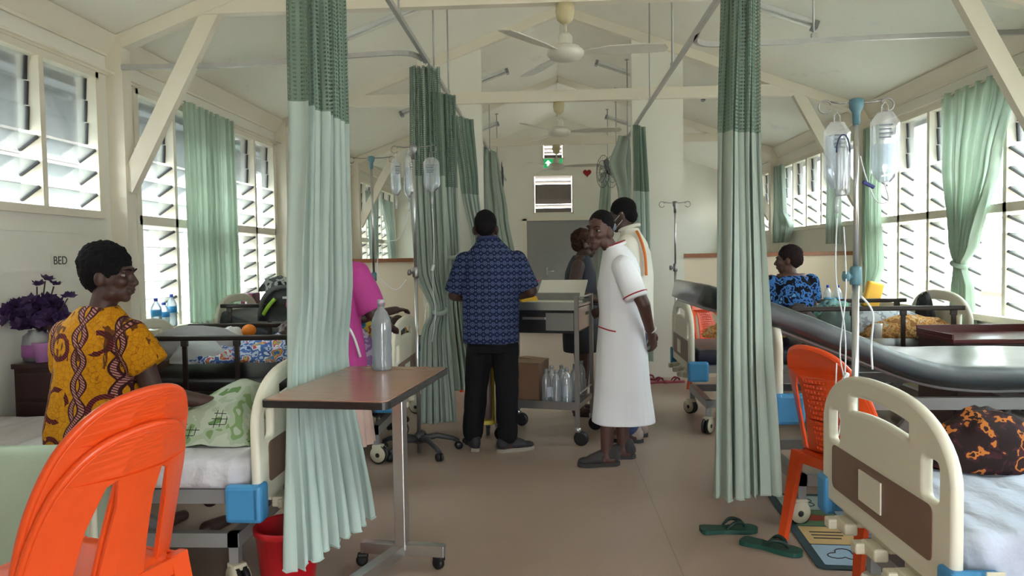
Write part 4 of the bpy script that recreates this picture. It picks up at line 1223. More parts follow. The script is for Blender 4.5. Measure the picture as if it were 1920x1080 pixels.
# left stands
drip_stand('drip_stand', 'wheeled drip stand with dark star base by the knotted curtain', (-.955, 5.24, 0), 2.19, (R(10), R(170)), .12, base=.29, knob=1.30, head=M_DSTEEL)
drip_bag('drip bag hanging in front of the knotted green curtain', (-.825, 5.23, 2.14), .115, .24, 0, .8)
drip_bag('drip bag turned edgeways on the wheeled stand', (-.985, 5.2, 2.16), .07, .3, R(60), .7)
drip_bag('small flat drip bag on left hook of wheeled stand', (-1.085, 5.25, 2.14), .08, .26, R(40), .6)
line('drip line falling past the knotted curtain', [(-.825, 5.23, 1.75), (-.82, 5.24, 1.5), (-.835, 5.25, 1.2), (-.82, 5.24, 1.0), (-.85, 5.25, .8)], clamp=(-.829, 5.235, 1.33))
line('drip line looping left of the wheeled stand', [(-.985, 5.2, 1.73), (-1.06, 5.22, 1.55), (-1.18, 5.2, 1.5), (-1.22, 5.2, 1.3), (-1.1, 5.2, 1.18), (-1.02, 5.22, 1.25)])
drip_stand('drip_stand', 'plain drip stand behind the nurse in pink', (-1.47, 6.13, 0), 2.24, (R(5), R(176)), .15, base=.24, knob=1.25, head=M_TEALP)
drip_stand('drip_pole', 'distant drip pole in front of the right wall pier', (1.13, 6.72, .46), 1.40, (R(5), R(178)), .095, knob=.82, head=M_DSTEEL, r=.0085)

# ------------------------------------------------------------------ medicine trolley
TRX, TRY, TRA = -.04, 5.76, R(-15)
tl = thing('medicine_trolley', 'steel medicine trolley between the man and the nurse', 'trolley', (TRX, TRY, 0), TRA)
TW, TD = .31, .26
for sx in (-1, 1):
    for sy in (-1, 1):
        MB().bb(sx * TW - .0145, sx * TW + .0145, sy * TD - .0145, sy * TD + .0145, .12, 1.10).obj('leg', M_DSTEEL, tl)
        c = MB(); c.lathe([(.02, .1), (.026, .105), (.026, .13), (.016, .135)], (sx * TW, sy * TD, 0), 14)
        c.slot(1); c.lathe([(.008, -.014), (.04, -.014), (.04, .014), (.008, .014)], (sx * TW + .025, sy * TD, .055), 20, Matrix.Rotation(PI / 2, 3, 'X'))
        c = c.obj('castor', [M_STEEL, M_BEIGEC], tl)
        MB().lathe([(.038, -.016), (.053, -.016), (.055, -.008), (.055, .008), (.053, .016), (.038, .016)], (sx * TW + .025, sy * TD, .055), 22, Matrix.Rotation(PI / 2, 3, 'X')).obj('tyre', M_BLACKP, c)
MB().bb(-TW, TW, -TD, TD, 1.02, 1.035).bb(-TW, TW, -TD - .006, -TD + .006, 1.0, 1.06).bb(-TW, TW, TD - .006, TD + .006, 1.0, 1.06).obj('top_tray', M_STEEL, tl)
dr = MB().bb(-TW + .015, TW - .015, -TD - .01, TD, .83, 1.0).obj('drawer', plain('trolley_black', (.03, .03, .033, 1), .25, .4), tl)
mb = MB(); mb.bb(-.1, .08, -TD - .026, -TD - .01, .93, .95, .004); mb.obj('drawer_handle', M_DSTEEL, dr)
MB().bb(.08, TW - .02, -TD - .013, -TD - .009, .85, .98).obj('drawer_front', M_DSTEEL, dr)
MB().bb(TW - .016, TW - .006, -TD + .02, TD - .02, .84, 1.01, .004).obj('side_panel', M_STEEL, tl)
MB().bb(TW - .005, TW - .002, .08, .18, .94, .965, .001).obj('side_slot', M_BLACKP, tl)
MB().bb(-TW, TW, -TD, TD, .275, .29).bb(-TW, TW, -TD - .006, -TD + .006, .26, .32).bb(TW - .006, TW + .006, -TD, TD, .26, .3).obj('lower_shelf', M_DSTEEL, tl)
MB().tube([(TW, -TD, .37), (TW, TD, .37)], .006, 8).obj('guard_rail', M_STEEL, tl)
MB().tube([(TW, -TD, 1.09), (TW + .0, TD, 1.09)], .007, 8).obj('push_rail', M_STEEL, tl)
def tw(x, y, z):
    p = Matrix.Translation((TRX, TRY, 0)) @ Matrix.Rotation(TRA, 4, 'Z') @ Vector((x, y, z)); return tuple(p)
# things on the trolley
M_PAPER = plain('white_paper', S(222, 220, 210), .7, var=.03)
bk = thing('record_folder', 'open cream record folder propped on the trolley', 'folder', tw(.08, .04, 1.037), TRA)
MB().bb(-.19, .2, -.15, .05, 0, .02, .003).obj('lower_pages', M_PAPER, bk)
MB().box((.02, .12, .10), (.38, .22, .012), (R(38), 0, 0), .003).obj('cover', M_PAPER, bk)
MB().box((.0, .015, .035), (.36, .1, .006), (R(50), 0, 0)).obj('pocket', plain('grey_card', S(126, 124, 122), .6), bk)
tag(MB().box((0, 0, .02), (.14, .1, .04), None, .012).box((.02, .01, .045), (.1, .06, .02), None, .008).obj('yellow_packet', plain('yellow_plastic', S(214, 172, 24), .4), None, tw(-.12, -.05, 1.036), (0, 0, .3)), 'yellow packet on the trolley beside the record folder', 'packet')
for k, (x, y, lab) in enumerate(((-.2, -.02, 'small white pill bottle on the trolley left of yellow packet'), (-.16, .06, 'small white pill bottle at the back of the trolley'))):
    bt = thing('pill_bottle', lab, 'bottle', tw(x, y, 1.036), 0, 'pill bottles on the trolley')
    MB().lathe([(.024, 0), (.026, .005), (.026, .075), (.02, .085)], seg=16).obj('bottle_body', M_WHITEP, bt)
    MB().lathe([(.021, .085), (.022, .087), (.022, .105), (.02, .107)], seg=16).obj('cap', M_WHITEP, bt)
tag(MB().bb(-.17, .17, -.09, .09, 0, .16, .006).obj('black_case', M_BLACKP, None, tw(.04, .39, .9), (0, 0, TRA)), 'black case behind the trolley top', 'case')
cb = thing('cardboard_box', 'brown cardboard carton on lower trolley shelf', 'box', tw(-.13, -.06, .291), TRA)
M_CARD = plain('cardboard', S(112, 82, 62), .85, var=.08)
MB().bb(-.13, .13, -.15, .15, 0, .3).obj('carton', M_CARD, cb)
MB().box((0, -.02, .305), (.27, .2, .006), (R(3), 0, 0)).box((.03, .1, .31), (.2, .14, .006), (R(-5), R(4), 0)).obj('flap', plain('cardboard_light', S(158, 126, 96), .85), cb)
i = 0
for (x, y) in ((.055, -.19), (.135, -.2), (.215, -.19), (.07, -.09), (.16, -.1), (.25, -.08), (.12, .02), (.22, .05), (.25, .15)):
    bt = thing('saline_bottle', 'clear saline bottle on trolley shelf, ' + ('front row, beside the carton', 'front row, middle', 'front row, nearest the trolley leg', 'second row, beside the carton', 'second row, middle', 'second row, nearest the nurse', 'third row, left', 'third row, right', 'rearmost corner')[i], 'bottle', tw(x, y, .291), random.uniform(0, 6), 'saline bottles on the trolley shelf')
    h = random.uniform(.24, .28)
    MB().lathe([(.034, 0), (.038, .008), (.038, h * .7), (.03, h * .82), (.014, h * .9), (.014, h)], seg=16, sy=.85).obj('bottle_body', M_MILKP, bt)
    MB().lathe([(.0155, h * .93), (.0155, h + .008), (.012, h + .01)], seg=12).obj('cap', M_MILKP, bt)
    MB().bb(-.022, .022, -.0345, -.033, h * .2, h * .5).obj('label_patch', plain('pale_label', S(196, 200, 210), .6), bt)
    i += 1
# yellow waste bag frame behind the man's legs
yb = thing('waste_bag_frame', 'yellow waste bag on frame seen between the legs of the man', 'waste bag', (-.50, 5.74, 0), R(8))
M_YEL = plain('yellow_frame', S(214, 190, 40), .4)
for x in (-.045, .045):
    MB().tube([(x, 0, .1), (x, .0, .5), (x * .9, .02, .62), (x * .2 + .02, .05, .68)], .011, 8).obj('frame_bar', M_YEL, yb)
MB().loft([(0, .03, .14, .035, .08), (0, .03, .3, .04, .1), (0, .03, .55, .035, .11)], 14).obj('bag', plain('greyish_bag', S(120, 100, 96), .5), yb)
MB().bb(-.06, .06, -.02, .1, .09, .12).obj('base', M_YEL, yb)
c = MB().lathe([(.01, -.012), (.04, -.012), (.042, 0), (.04, .012), (.01, .012)], (0, 0, .043), 18, Matrix.Rotation(PI / 2, 3, 'Y')).box((0, 0, .08), (.035, .03, .03)).obj('castor', M_BLACKP, yb)

# ------------------------------------------------------------------ cabinets
M_DWOOD = plain('dark_brown_wood', S(58, 36, 36), .35, var=.15, nscale=6)
M_REDWOOD = plain('red_brown_wood', S(88, 36, 36), .3, var=.1, nscale=6)
def cabinet(label, loc, w, d, h, top=M_DWOOD, rz=0, front=-1, lip=False):
    t = thing('bedside_cabinet', label, 'cabinet', loc, rz, 'bedside cabinets')
    MB().bb(-w / 2, w / 2, -d / 2, d / 2, .05, h - .03).bb(-w / 2 + .02, w / 2 - .02, -d / 2 + .02, d / 2 - .02, 0, .05).obj('body', M_DWOOD, t)
    MB().bb(-w / 2 - .012, w / 2 + .012, -d / 2 - .012, d / 2 + .012, h - .03, h, .004).obj('top', top, t)
    if lip:
        MB().bb(-w / 2 - .012, w / 2 + .012, d / 2, d / 2 + .014, h, h + .05).bb(-w / 2 - .012, -w / 2, -d / 2, d / 2, h, h + .03).obj('raised_edge', top, t)
    f = front * (d / 2)
    dw = MB().bb(-w / 2 + .02, w / 2 - .02, f, f + front * .016, h - .2, h - .05, .003).obj('drawer', M_DWOOD, t)
    MB().ell((0, f + front * .028, h - .125), .014).obj('knob', M_STEEL, dw)
    dr = MB().bb(-w / 2 + .02, w / 2 - .02, f, f + front * .016, .07, h - .22, .003).obj('door', M_DWOOD, t)
    MB().ell((w / 2 - .07, f + front * .028, h * .5), .014).obj('knob', M_STEEL, dr)
    return t
cabinet('dark wooden bedside cabinet with purple flowers, left edge', (-2.78, 4.22, 0), .5, .42, .84)
cabinet('red-brown bedside cabinet behind the shiny black mattress', (3.05, 5.16, 0), .86, .46, .82, M_REDWOOD, lip=True)
cabinet('bedside cabinet with water bottles by the right partition', (2.95, 7.55, 0), .6, .45, .82)

# purple flower arrangement
fl = thing('flower_arrangement', 'dark purple artificial flowers in a glass jar, left edge', 'flowers', (-2.95, 4.10, .842))
MB().lathe([(.05, 0), (.075, .01), (.08, .09), (.072, .15), (.045, .17), (.045, .18)], seg=18).obj('jar', M_PET, fl)
MB().lathe([(.0815, .03), (.0815, .1)], seg=18).obj('jar_label', plain('pink_label', S(150, 90, 150), .5), fl)
M_PURP = plain('dark_purple_petal', S(58, 34, 82), .7, var=.35, nscale=30); M_STEM = plain('stem', S(66, 40, 42), .7)
rn = random.Random(5)
pet = MB()
for a in range(6):
    th = a * PI / 3; d = Vector((math.cos(th), math.sin(th), .45)); q = Vector((-math.sin(th), math.cos(th), 0))
    pet.add([(0, 0, 0), d * .022 + q * .016, d * .042, d * .022 - q * .016], [(0, 1, 2, 3)])
pet.ell((0, 0, .006), .01, u=6, v=4)
ME_BLOOM = pet.mesh('bloom', M_PURP)
for k in range(120):
    d = Vector((rn.gauss(0, 1), rn.gauss(0, .7), rn.gauss(0, .7))).normalized() * rn.uniform(.5, 1)
    p = Vector((d.x * .155 - .01, d.y * .13, .27 + d.z * .11))
    inst('bloom', ME_BLOOM, fl, p, (d.y * -1.2, d.x * 1.2, rn.uniform(0, 6)), (1.25,) * 3)
for (x, z) in ((.06, .47), (.01, .44), (.11, .44), (.19, .37), (.12, .33), (.09, .26)):
    MB().tube([(0, 0, .17), (x * .5, 0, z * .6), (x, 0, z - .01)], .004, 5).obj('stem', M_STEM, fl)
    for j in range(2): inst('bloom', ME_BLOOM, fl, (x + .01 * j, .01 * j, z), (rn.uniform(-.6, .6), rn.uniform(-.6, .6), rn.uniform(0, 6)), (.9,) * 3)
MB().tube([(.03, 0, .2), (.1, -.03, .2), (.13, -.04, .12), (.14, -.04, .05)], [.014, .018, .016, .012], 8).obj('ribbon', M_STEM, fl)
cl = MB()
rn2 = random.Random(9)
for k in range(150):
    x, y = rn2.uniform(-.21, .21), rn2.uniform(-.17, .17)
    cl.lathe([(.004, 0), (.018, .006), (.022, .018), (.014, .014), (.006, .008)], (x, y, .002 + rn2.uniform(0, .012)), 7)
o = cl.obj('crochet_mat', plain('purple_crochet', S(120, 62, 138), .9, var=.5, nscale=40), None, (-2.76, 4.22, .842)); o['kind'] = 'stuff'
tag(o, 'purple crocheted ruffle mat on the dark cabinet', 'mat')
bottle('lotion bottle with bright blue label beside the purple flowers', (-2.70, 4.10, .846), .2, .035, M_BLACKP, M_LABELB, fill=0, labz=(.12, .6))
tag(MB().lathe([(.035, 0), (.05, .1), (.052, .11), (.048, .11), (.034, .006)], seg=18).obj('pink_cup', plain('mauve_plastic', S(176, 120, 176), .5), None, (-2.88, 4.04, .846)), 'mauve plastic cup at the left edge', 'cup')

# bottles on the left sill
G = 'water bottles on the left sill'
for (y, h, lab) in ((5.62, .24, 'blue labelled water bottle on left sill, nearest'), (5.74, .2, 'blue labelled water bottle on left sill, middle'), (5.86, .26, 'blue labelled water bottle on left sill by the curtain')):
    bottle(lab, (XL + .045, y, ZL0 + .001), h, .04, M_CAPB, M_LABELB, G)
G = 'water bottles on the right cabinet'
for (x, lab) in ((2.76, 'blue capped bottle on the right cabinet, leftmost'), (2.86, 'blue capped bottle on the right cabinet, second'), (3.03, 'blue capped bottle on the right cabinet, beside the yellow packet')):
    bottle(lab, (x, 7.5, .821), .25, .04, M_CAPB, M_LABELB, G, labz=(.1, .5))
tag(MB().box((0, 0, .13), (.16, .08, .26), (0, .25, 0), .02).obj('snack_packet', plain('yellow_foil', S(222, 168, 50), .3, .3), None, (3.16, 7.42, .84)), 'yellow snack packet on the right cabinet', 'packet')

# ------------------------------------------------------------------ wall fans far down the ward
def wall_fan(label, loc, rz):
    t = thing('wall_fan', label, 'fan', loc, rz, 'wall fans at the far end')
    r = .24; cg = MB()
    for y in (-.07, .07):
        for rr in (r * .98, r * .66, r * .34): cg.tube([(rr * math.cos(a), y * (1.0 if rr > .2 else 1.25), rr * math.sin(a)) for a in [2 * PI * i / 22 for i in range(22)]], .004, 4, closed=True)
        for i in range(20):
            a = 2 * PI * i / 20; cg.tube([(.03 * math.cos(a), y * 1.3, .03 * math.sin(a)), (r * math.cos(a), y, r * math.sin(a))], .0022, 4)
    cg.obj('cage', plain('fan_wire', S(70, 72, 76), .4, .6), t)
    for k in range(3):
        b = MB(); b.plate([(.02, -.03), (.1, -.07), (.2, -.06), (.21, .02), (.1, .04), (.02, .02)], -.002, .002)
        b.xf(Matrix.Rotation(2 * PI * k / 3, 4, 'Y') @ Matrix.Rotation(PI / 2 + .3, 4, 'X')); b.obj('blade', plain('fan_blade_grey', S(120, 124, 130), .4), t)
    MB().lathe([(.02, -.1), (.05, -.06), (.06, .1), (.03, .14)], (0, .09, 0), 14, Matrix.Rotation(-PI / 2, 3, 'X')).obj('motor', M_BLACKP, t)
    MB().tube([(0, .16, 0), (0, .3, -.02), (0, .42, .05)], .018, 8).obj('arm', M_BLACKP, t)
    return t
wall_fan('caged fan on the far right of the passage', (.86, 10.9, 2.62), R(-70))
wall_fan('caged fan on the far left, beside knotted curtain', (-.78, 11.35, 2.62), R(95))

# ------------------------------------------------------------------ floor things: mat, sandals
mt = thing('play_mat', 'colourful children\'s play mat with picture squares on floor', 'mat', (1.73, 3.75, 0), R(-4))
MB().plate(rrect(-.53, .53, -.52, .52, .05), .0005, .008).obj('mat_base', plain('mat_border', S(44, 66, 72), .6), mt)
cols = [S(168, 184, 178), S(206, 150, 112), S(112, 146, 118), S(170, 120, 120), S(96, 128, 90), S(150, 176, 196), S(196, 112, 88), S(204, 190, 140), S(196, 164, 110), S(128, 108, 134), S(140, 160, 100), S(186, 140, 150),
        S(150, 176, 196), S(204, 190, 140), S(168, 184, 178), S(196, 112, 88)]
M_INK = plain('print_ink', S(64, 52, 52), .6); M_INKR = plain('print_red', S(170, 62, 40), .6)
k = 0
for j in range(4):
    for i_ in range(4):
        x0 = -.495 + i_ * .2475; y1 = .485 - j * .2425
        p = MB().plate(rrect(x0 + .006, x0 + .24, y1 - .236, y1 - .006, .01), .008, .0088).obj('picture_square', plain('mat_print_%d' % k, cols[k], .6, var=.05), mt)
        cx, cy = x0 + .123, y1 - .12
        rn = random.Random(k + 40); q = MB()
        if k % 3 == 0:   # outlined simple shapes
            pts = [(cx + (.035 + .045 * abs(math.sin(a * 1.5 + k))) * math.cos(a), cy + (.03 + .04 * abs(math.sin(a * 1.5 + k))) * math.sin(a), .0095) for a in [2 * PI * n / 22 for n in range(22)]]
            q.tube(pts, .003, 4, closed=True); q.obj('outline', M_INK, p)
        elif k % 3 == 1:
            q.plate([(cx + .075 * math.cos(a) * (1 + .12 * math.sin(3 * a)), cy + .045 * math.sin(a)) for a in [2 * PI * n / 20 for n in range(20)]], .0088, .0094); q.obj('blob_shape', M_INKR, p)
        else:
            for n in range(3): q.bb(cx - .08, cx + .05 + .02 * n, cy - .05 + n * .04, cy - .035 + n * .04, .0088, .0094)
            q.obj('stripes', M_INK, p)
        k += 1
def sandal(label, loc, rz, col, L=.285, strap=None, flip=1):
    t = thing('sandal', label, 'sandal', loc, rz, 'sandals on the floor')
    out = [(-.5, 0), (-.49, .13), (-.4, .165), (-.1, .13), (.2, .175), (.4, .16), (.48, .09), (.5, 0), (.46, -.1), (.35, -.16), (.15, -.165), (-.1, -.12), (-.4, -.15), (-.48, -.11)]
    pts = [(p.x * L, p.y * L * flip) for p in bez([(x, y, 0) for x, y in out + [out[0]]], 3)][:-1]
    if flip < 0: pts = pts[::-1]
    MB().plate(pts, .001, .022).obj('sole', col, t)
    s = MB()
    for e in (-1, 1):
        P = bez([(.27 * L, 0, .024), (.2 * L, e * .05 * L, .05), (.05 * L, e * .12 * L, .055), (-.08 * L, e * .125 * L, .022)], 5)
        s.tube(P, [.005 + .005 * math.sin(PI * i / (len(P) - 1)) for i in range(len(P))], 6)
    s.obj('strap', strap or col, t)
    return t
M_GRS = plain('dark_green_rubber', S(22, 72, 60), .5)
sandal('dark green flip-flop lying nearer the tall curtain', (.885, 3.72, 0), R(4), M_GRS, .29, plain('green_strap', S(16, 44, 38), .5))
sandal('dark green flip-flop lying nearer the play mat', (1.03, 3.50, 0), R(-36), M_GRS, .29, plain('green_strap', S(16, 44, 38), .5), -1)
M_PKS = plain('pink_rubber', S(170, 80, 96), .5); M_DPK = plain('dark_pink_strap', S(120, 30, 54), .5)
sandal('dark pink slipper against the right wall pier', (1.08, 8.28, 0), R(10), M_DPK, .26, M_DPK)
sandal('pink flip-flop by the pier, nearer the nurse', (1.16, 8.08, 0), R(20), M_PKS, .25, M_DPK)
sandal('pink flip-flop by the pier, nearer the bed', (1.34, 8.1, 0), R(15), M_PKS, .25, M_DPK)
# ================================================================== BEDDING, BAGS AND OTHER SOFT THINGS
def fabric_mat(name, stops, scale=8, warp=.6, rough=.85, kind='noise', trans=0.0):
    if name in MATS: return MATS[name]
    t = NT(name); v = t.coord('Object')
    if kind == 'noise': f = t.noise(v, scale, 2, .5)
    else:
        vo = t.n('ShaderNodeTexVoronoi'); vo.inputs['Scale'].default_value = scale; t.l(v, vo.inputs['Vector'])
        sp = t.n('ShaderNodeSeparateColor'); t.l(vo.outputs['Color'], sp.inputs[0]); f = sp.outputs[0]
    t.base(t.ramp(f, stops, const=True)); t.b.inputs['Roughness'].default_value = rough
    t.b.inputs['Specular IOR Level'].default_value = .2
    t.bump(t.noise(v, 90, 2), .1, .003)
    MATS[name] = t.m; return t.m

def bundle_mb(size, seed, fold=.18, freq=3.2, flat=True, u=36, v=20, squar=1.0):
    """soft heap with folds"""
    a, b, c = size[0] / 2, size[1] / 2, size[2]
    mb = MB().ell((0, 0, 0), 1, u=u, v=v)
    for p in mb.v:
        n = p.normalized()
        q = Vector((n.x * freq + seed * 3.1, n.y * freq, n.z * freq))
        d = 1 + fold * noise.noise(q) + fold * .55 * noise.noise(q * 2.4) + fold * .3 * abs(noise.noise(Vector((q.x * 6, q.y * 2, q.z * 2))))
        f = lambda t: math.copysign(abs(t) ** squar, t)
        x, y, z = f(n.x) * a * d, f(n.y) * b * d, f(n.z) * d
        z = z * c if z > 0 else z * c * .12
        p.x, p.y, p.z = x, y, max(z, -.0) if flat else z
    return mb
def bundle(name, label, cat, loc, size, mat, seed=1, rz=0, fold=.18, freq=3.2, rot=None, group=None, squar=1.0):
    o = bundle_mb(size, seed, fold, freq, squar=squar).obj(name, mat, None, loc, rot or (0, 0, rz))
    return tag(o, label, cat, group)

def sheet_mat(name, a, b):
    t = NT(name); v = t.coord('Object', (1, .55, 1)); w = t.noise(v, 7, 4, .6)
    t.base(t.mix(t.noise(v, 5, 3), a, b)); t.b.inputs['Roughness'].default_value = .85; t.b.inputs['Specular IOR Level'].default_value = .2
    d = t.n('ShaderNodeTexWave'); d.inputs['Scale'].default_value = 2.6; d.inputs['Distortion'].default_value = 9; d.inputs['Detail'].default_value = 3; t.l(v, d.inputs['Vector'])
    t.bump(t.math('ADD', w, t.math('MULTIPLY', d.outputs['Fac'], .5)), .8, .03); return t.m
M_SHEET = sheet_mat('white_sheet', S(190, 188, 194), S(206, 204, 210))
M_SHEETB = sheet_mat('bluish_sheet', S(178, 186, 206), S(196, 202, 218))
M_GREENPAT = None
def m_greenprint():
    t = NT('green_print_cloth'); v = t.coord('Object')
    f = t.noise(v, 7, 2); g = t.noise(v, 20, 1)
    c = t.ramp(f, [(.0, S(168, 178, 160)), (.44, S(118, 146, 98)), (.5, S(160, 172, 150)), (.56, S(176, 184, 168)), (.66, S(98, 132, 76))], True)
    x, y, z = t.sep(v)
    ln = t.math('MAXIMUM', t.math('LESS_THAN', t.math('FRACT', t.math('MULTIPLY', x, 38)), .14), t.math('LESS_THAN', t.math('FRACT', t.math('MULTIPLY', z, 46)), .14))
    msk = t.math('GREATER_THAN', t.noise(v, 5.5, 1), .56)
    c = t.mix(t.math('MULTIPLY', ln, msk), c, S(30, 40, 34))
    t.base(c); t.b.inputs['Roughness'].default_value = .85; return t.m
# bed 1: sheet over mattress, folded blanket behind, green printed cloth
o = sweep_slab([(.05, .585), (.6, .588), (1.3, .588), (1.84, .585)], .915, .12, seed=4, wr=.016)
tag(o.obj('bed_sheet', M_SHEET, None, (-1.2, 3.37, 0), (0, 0, PI)), 'rumpled greyish white sheet under the seated woman', 'sheet')
def green_fn(u, v):
    x = -.37 + .72 * u; y = -.30 + .62 * v
    hgt = .10 + .13 * math.exp(-((u - .78) / .28) ** 2) * math.exp(-((v - .55) / .4) ** 2)
    z = .592 + hgt * min(1, 5 * u * 1.0, 6 * v, 6 * (1 - v), 7 * (1 - u)) + .02 * noise.noise(Vector((u * 5, v * 5, 2))) + .01 * noise.noise(Vector((u * 14, v * 11, 5)))
    return Vector((x, y, z))
mb = MB(); mb.grid(green_fn, 40, 34); mb.grid(lambda u, v: Vector((green_fn(1 - u, v).x, green_fn(1 - u, v).y, .592)), 6, 6)
tag(mb.obj('printed_blanket', m_greenprint(), None, (-1.66, 3.43, 0)), 'green printed blanket heaped by the near left footboard', 'blanket')
M_LAV = fabric_mat('lavender_floral', [(0, S(150, 128, 158)), (.4, S(110, 78, 128)), (.5, S(168, 152, 170)), (.62, S(126, 96, 140))], 11)
bundle('pillow', 'lavender floral pillow leaning by the left foreground curtain', 'pillow', (-1.36, 4.99, .68), (.34, .26, .26), M_LAV, 3, .2, .08)
# bed 2
M_CLOTHES = fabric_mat('mixed_clothes', [(0, S(40, 62, 120)), (.36, S(176, 188, 210)), (.44, S(70, 100, 160)), (.52, S(206, 210, 216)), (.58, S(190, 86, 96)), (.63, S(196, 170, 70)), (.68, S(90, 130, 180))], 13)
bundle('clothes_pile', 'pile of blue, white and red clothes on second left bed', 'clothes', (-1.92, 5.2, .705), (.78, .5, .15), M_CLOTHES, 7, 0, .22, 4.5)
bundle('clothes_pile', 'smaller clothes pile by the dark side rail of second left bed', 'clothes', (-2.35, 5.05, .705), (.4, .3, .1), M_CLOTHES, 17, 0, .25, 4)
bundle('pillow', 'grey pillow on the bed behind the woman in yellow', 'pillow', (-2.62, 5.32, .705), (.7, .5, .22), plain('grey_pillowcase', S(160, 158, 164), .85), 5, 0, .06, 2, squar=.8)
bundle('plastic_bag', 'pale plastic bag under the grey pillow rail', 'bag', (-2.42, 4.98, .70), (.42, .12, .16), plain('pale_plastic', S(186, 190, 192), .3), 9, 0, .15)
tag(MB().ell((0, 0, 0), (.055, .055, .05)).obj('orange_fruit', plain('orange_peel', S(236, 130, 20), .5), None, (-2.34, 5.62, .86)), 'round orange fruit beyond the dark side rail', 'fruit')
bundle('plastic_bag', 'white plastic bag beside the orange fruit', 'bag', (-2.5, 5.66, .705), (.26, .22, .18), plain('white_bag', S(222, 224, 226), .4), 19, 0, .12)
# bed 3: backpack, cap, bags
M_BAGK = plain('black_nylon', (.014, .014, .018, 1), .6, bump=.1); M_LIME = plain('lime_trim', S(156, 196, 60), .5); M_GREYN = plain('grey_nylon', S(96, 98, 100), .6)
bp = thing('backpack', 'black backpack with lime green trim on raised left bed', 'backpack', (-2.35, 6.62, .86), R(0))
bundle_mb((.62, .34, .30), 4, .07, 2, squar=.8).obj('pack_body', M_BAGK, bp)
for pts in ([(-.2, -.165, .06), (-.15, -.18, .13), (-.09, -.17, .2)], [(.06, -.17, .2), (.1, -.185, .16), (.12, -.18, .11)]):
    MB().tube(bez(pts, 5), [.018] * 11, 7).obj('lime_panel', M_LIME, bp)
MB().tube(bez([(-.25, -.12, .05), (-.2, -.16, .2), (-.12, -.1, .29), (.02, -.05, .3)], 6), .02, 7).obj('strap', M_GREYN, bp)
MB().bb(-.02, .03, -.178, -.17, .2, .22).obj('logo_patch', M_WHITEP, bp)
bundle('shoulder_bag', 'grey and white bag lying on top of the backpack', 'bag', (-2.47, 6.68, 1.12), (.38, .28, .13), fabric_mat('grey_white_bag', [(0, S(80, 82, 86)), (.45, S(170, 170, 172)), (.58, S(50, 50, 54))], 9), 23, .1, .14)
bundle('round_bag', 'rounded black bag against the left window', 'bag', (-2.26, 6.98, 1.1), (.2, .2, .26), M_BAGK, 29, 0, .06)
bundle('blanket', 'pale folded blanket on the raised left bed', 'blanket', (-1.86, 6.75, .70), (.46, .6, .26), fabric_mat('pale_floral', [(0, S(176, 168, 160)), (.5, S(150, 140, 140)), (.6, S(190, 184, 178))], 14), 31, 0, .12)
tag(MB().bb(-.07, .07, -.1, .1, 0, .19, .006).slot(1).bb(-.072, .072, -.02, .0, .005, .192).obj('gift_bag', [plain('magenta_box', S(104, 26, 74), .5), M_GREYN], None, (XL + .05 - .0, 7.42, ZL0 + .002)), 'magenta box with grey band on left window sill', 'box')

# right front bed
o = sweep_slab([(.05, .59), (.6, .595), (1.3, .595), (2.02, .59)], .93, .15, seed=12, wr=.02)
tag(o.obj('bed_sheet', M_SHEETB, None, (1.13, 2.58, 0), (0, 0, R(1))), 'rumpled bluish white sheet on right front bed', 'sheet')
M_BROWNPRINT = fabric_mat('brown_orange_print', [(0, S(38, 26, 26)), (.5, S(58, 30, 36)), (.56, S(176, 104, 46)), (.63, S(46, 28, 28))], 20)
bundle('cloth_bundle', 'dark brown and orange printed cloth bundle on right front bed', 'cloth', (1.62, 2.83, .60), (.46, .30, .20), M_BROWNPRINT, 41, .2, .12)
kn = thing('knotted_sheet_end', 'knotted end of the white sheet hanging by the bumper', 'sheet', (1.38, 2.085, .585))
mb = MB(); mb.tube(bez([(.02, .02, .0), (0, -.035, -.02), (-.005, -.05, -.07)], 5), [.05] * 4 + [.035] * 4 + [.026] * 3, 9); mb.obj('gathered_cloth', M_SHEETB, kn)
MB().ell((-.005, -.052, -.10), (.032, .03, .034)).obj('knot', M_SHEETB, kn)
mb = MB(); mb.tube(bez([(-.005, -.055, -.12), (.01, -.06, -.2), (.05, -.06, -.32), (.06, -.06, -.42)], 5), [.02, .026, .03, .034, .04, .042, .044, .046, .046, .046, .046, .048, .048, .048, .048, .05], 9); mb.obj('cloth_tail', M_SHEETB, kn)
tag(MB().box((0, 0, 0), (.05, .006, .075), (.1, 0, 0), .002).obj('paper_tag', M_BEIGEC, None, (1.215, 2.068, .475)), 'small cream tag on the near right blue bumper', 'tag')
tag(MB().lathe([(.05, 0), (.07, .02), (.075, .06), (.07, .06), (.05, .012)], seg=18).obj('bowl', M_BLACKP, None, (1.72, 2.22, .6)), 'black bowl at the right edge on the bed', 'bowl')

# things on the bed before the right partition
M_GRYPR = fabric_mat('grey_patterned_bag', [(0, S(196, 200, 208)), (.5, S(150, 154, 164)), (.6, S(206, 210, 214)), (.7, S(120, 124, 136))], 16)
bundle('bedding_bag', 'clear bag of grey patterned bedding by right headboard', 'bag', (2.70, 6.14, .735), (.72, .5, .21), M_GRYPR, 51, 0, .08)
bundle('green_cloth', 'green and blue cloth heap on right bed', 'cloth', (2.36, 6.28, .735), (.4, .36, .26), fabric_mat('green_blue', [(0, S(96, 150, 124)), (.5, S(130, 170, 176)), (.6, S(70, 110, 130))], 8), 53, 0, .2)
bundle('dark_bag', 'dark grey bag on right bed beside the woman in blue', 'bag', (1.98, 6.02, .735), (.34, .3, .25), plain('charcoal_cloth', S(66, 56, 56), .8), 55, 0, .1)
M_FLOR = fabric_mat('orange_floral', [(0, S(150, 104, 60)), (.44, S(206, 166, 110)), (.52, S(186, 120, 60)), (.6, S(190, 180, 160))], 22)
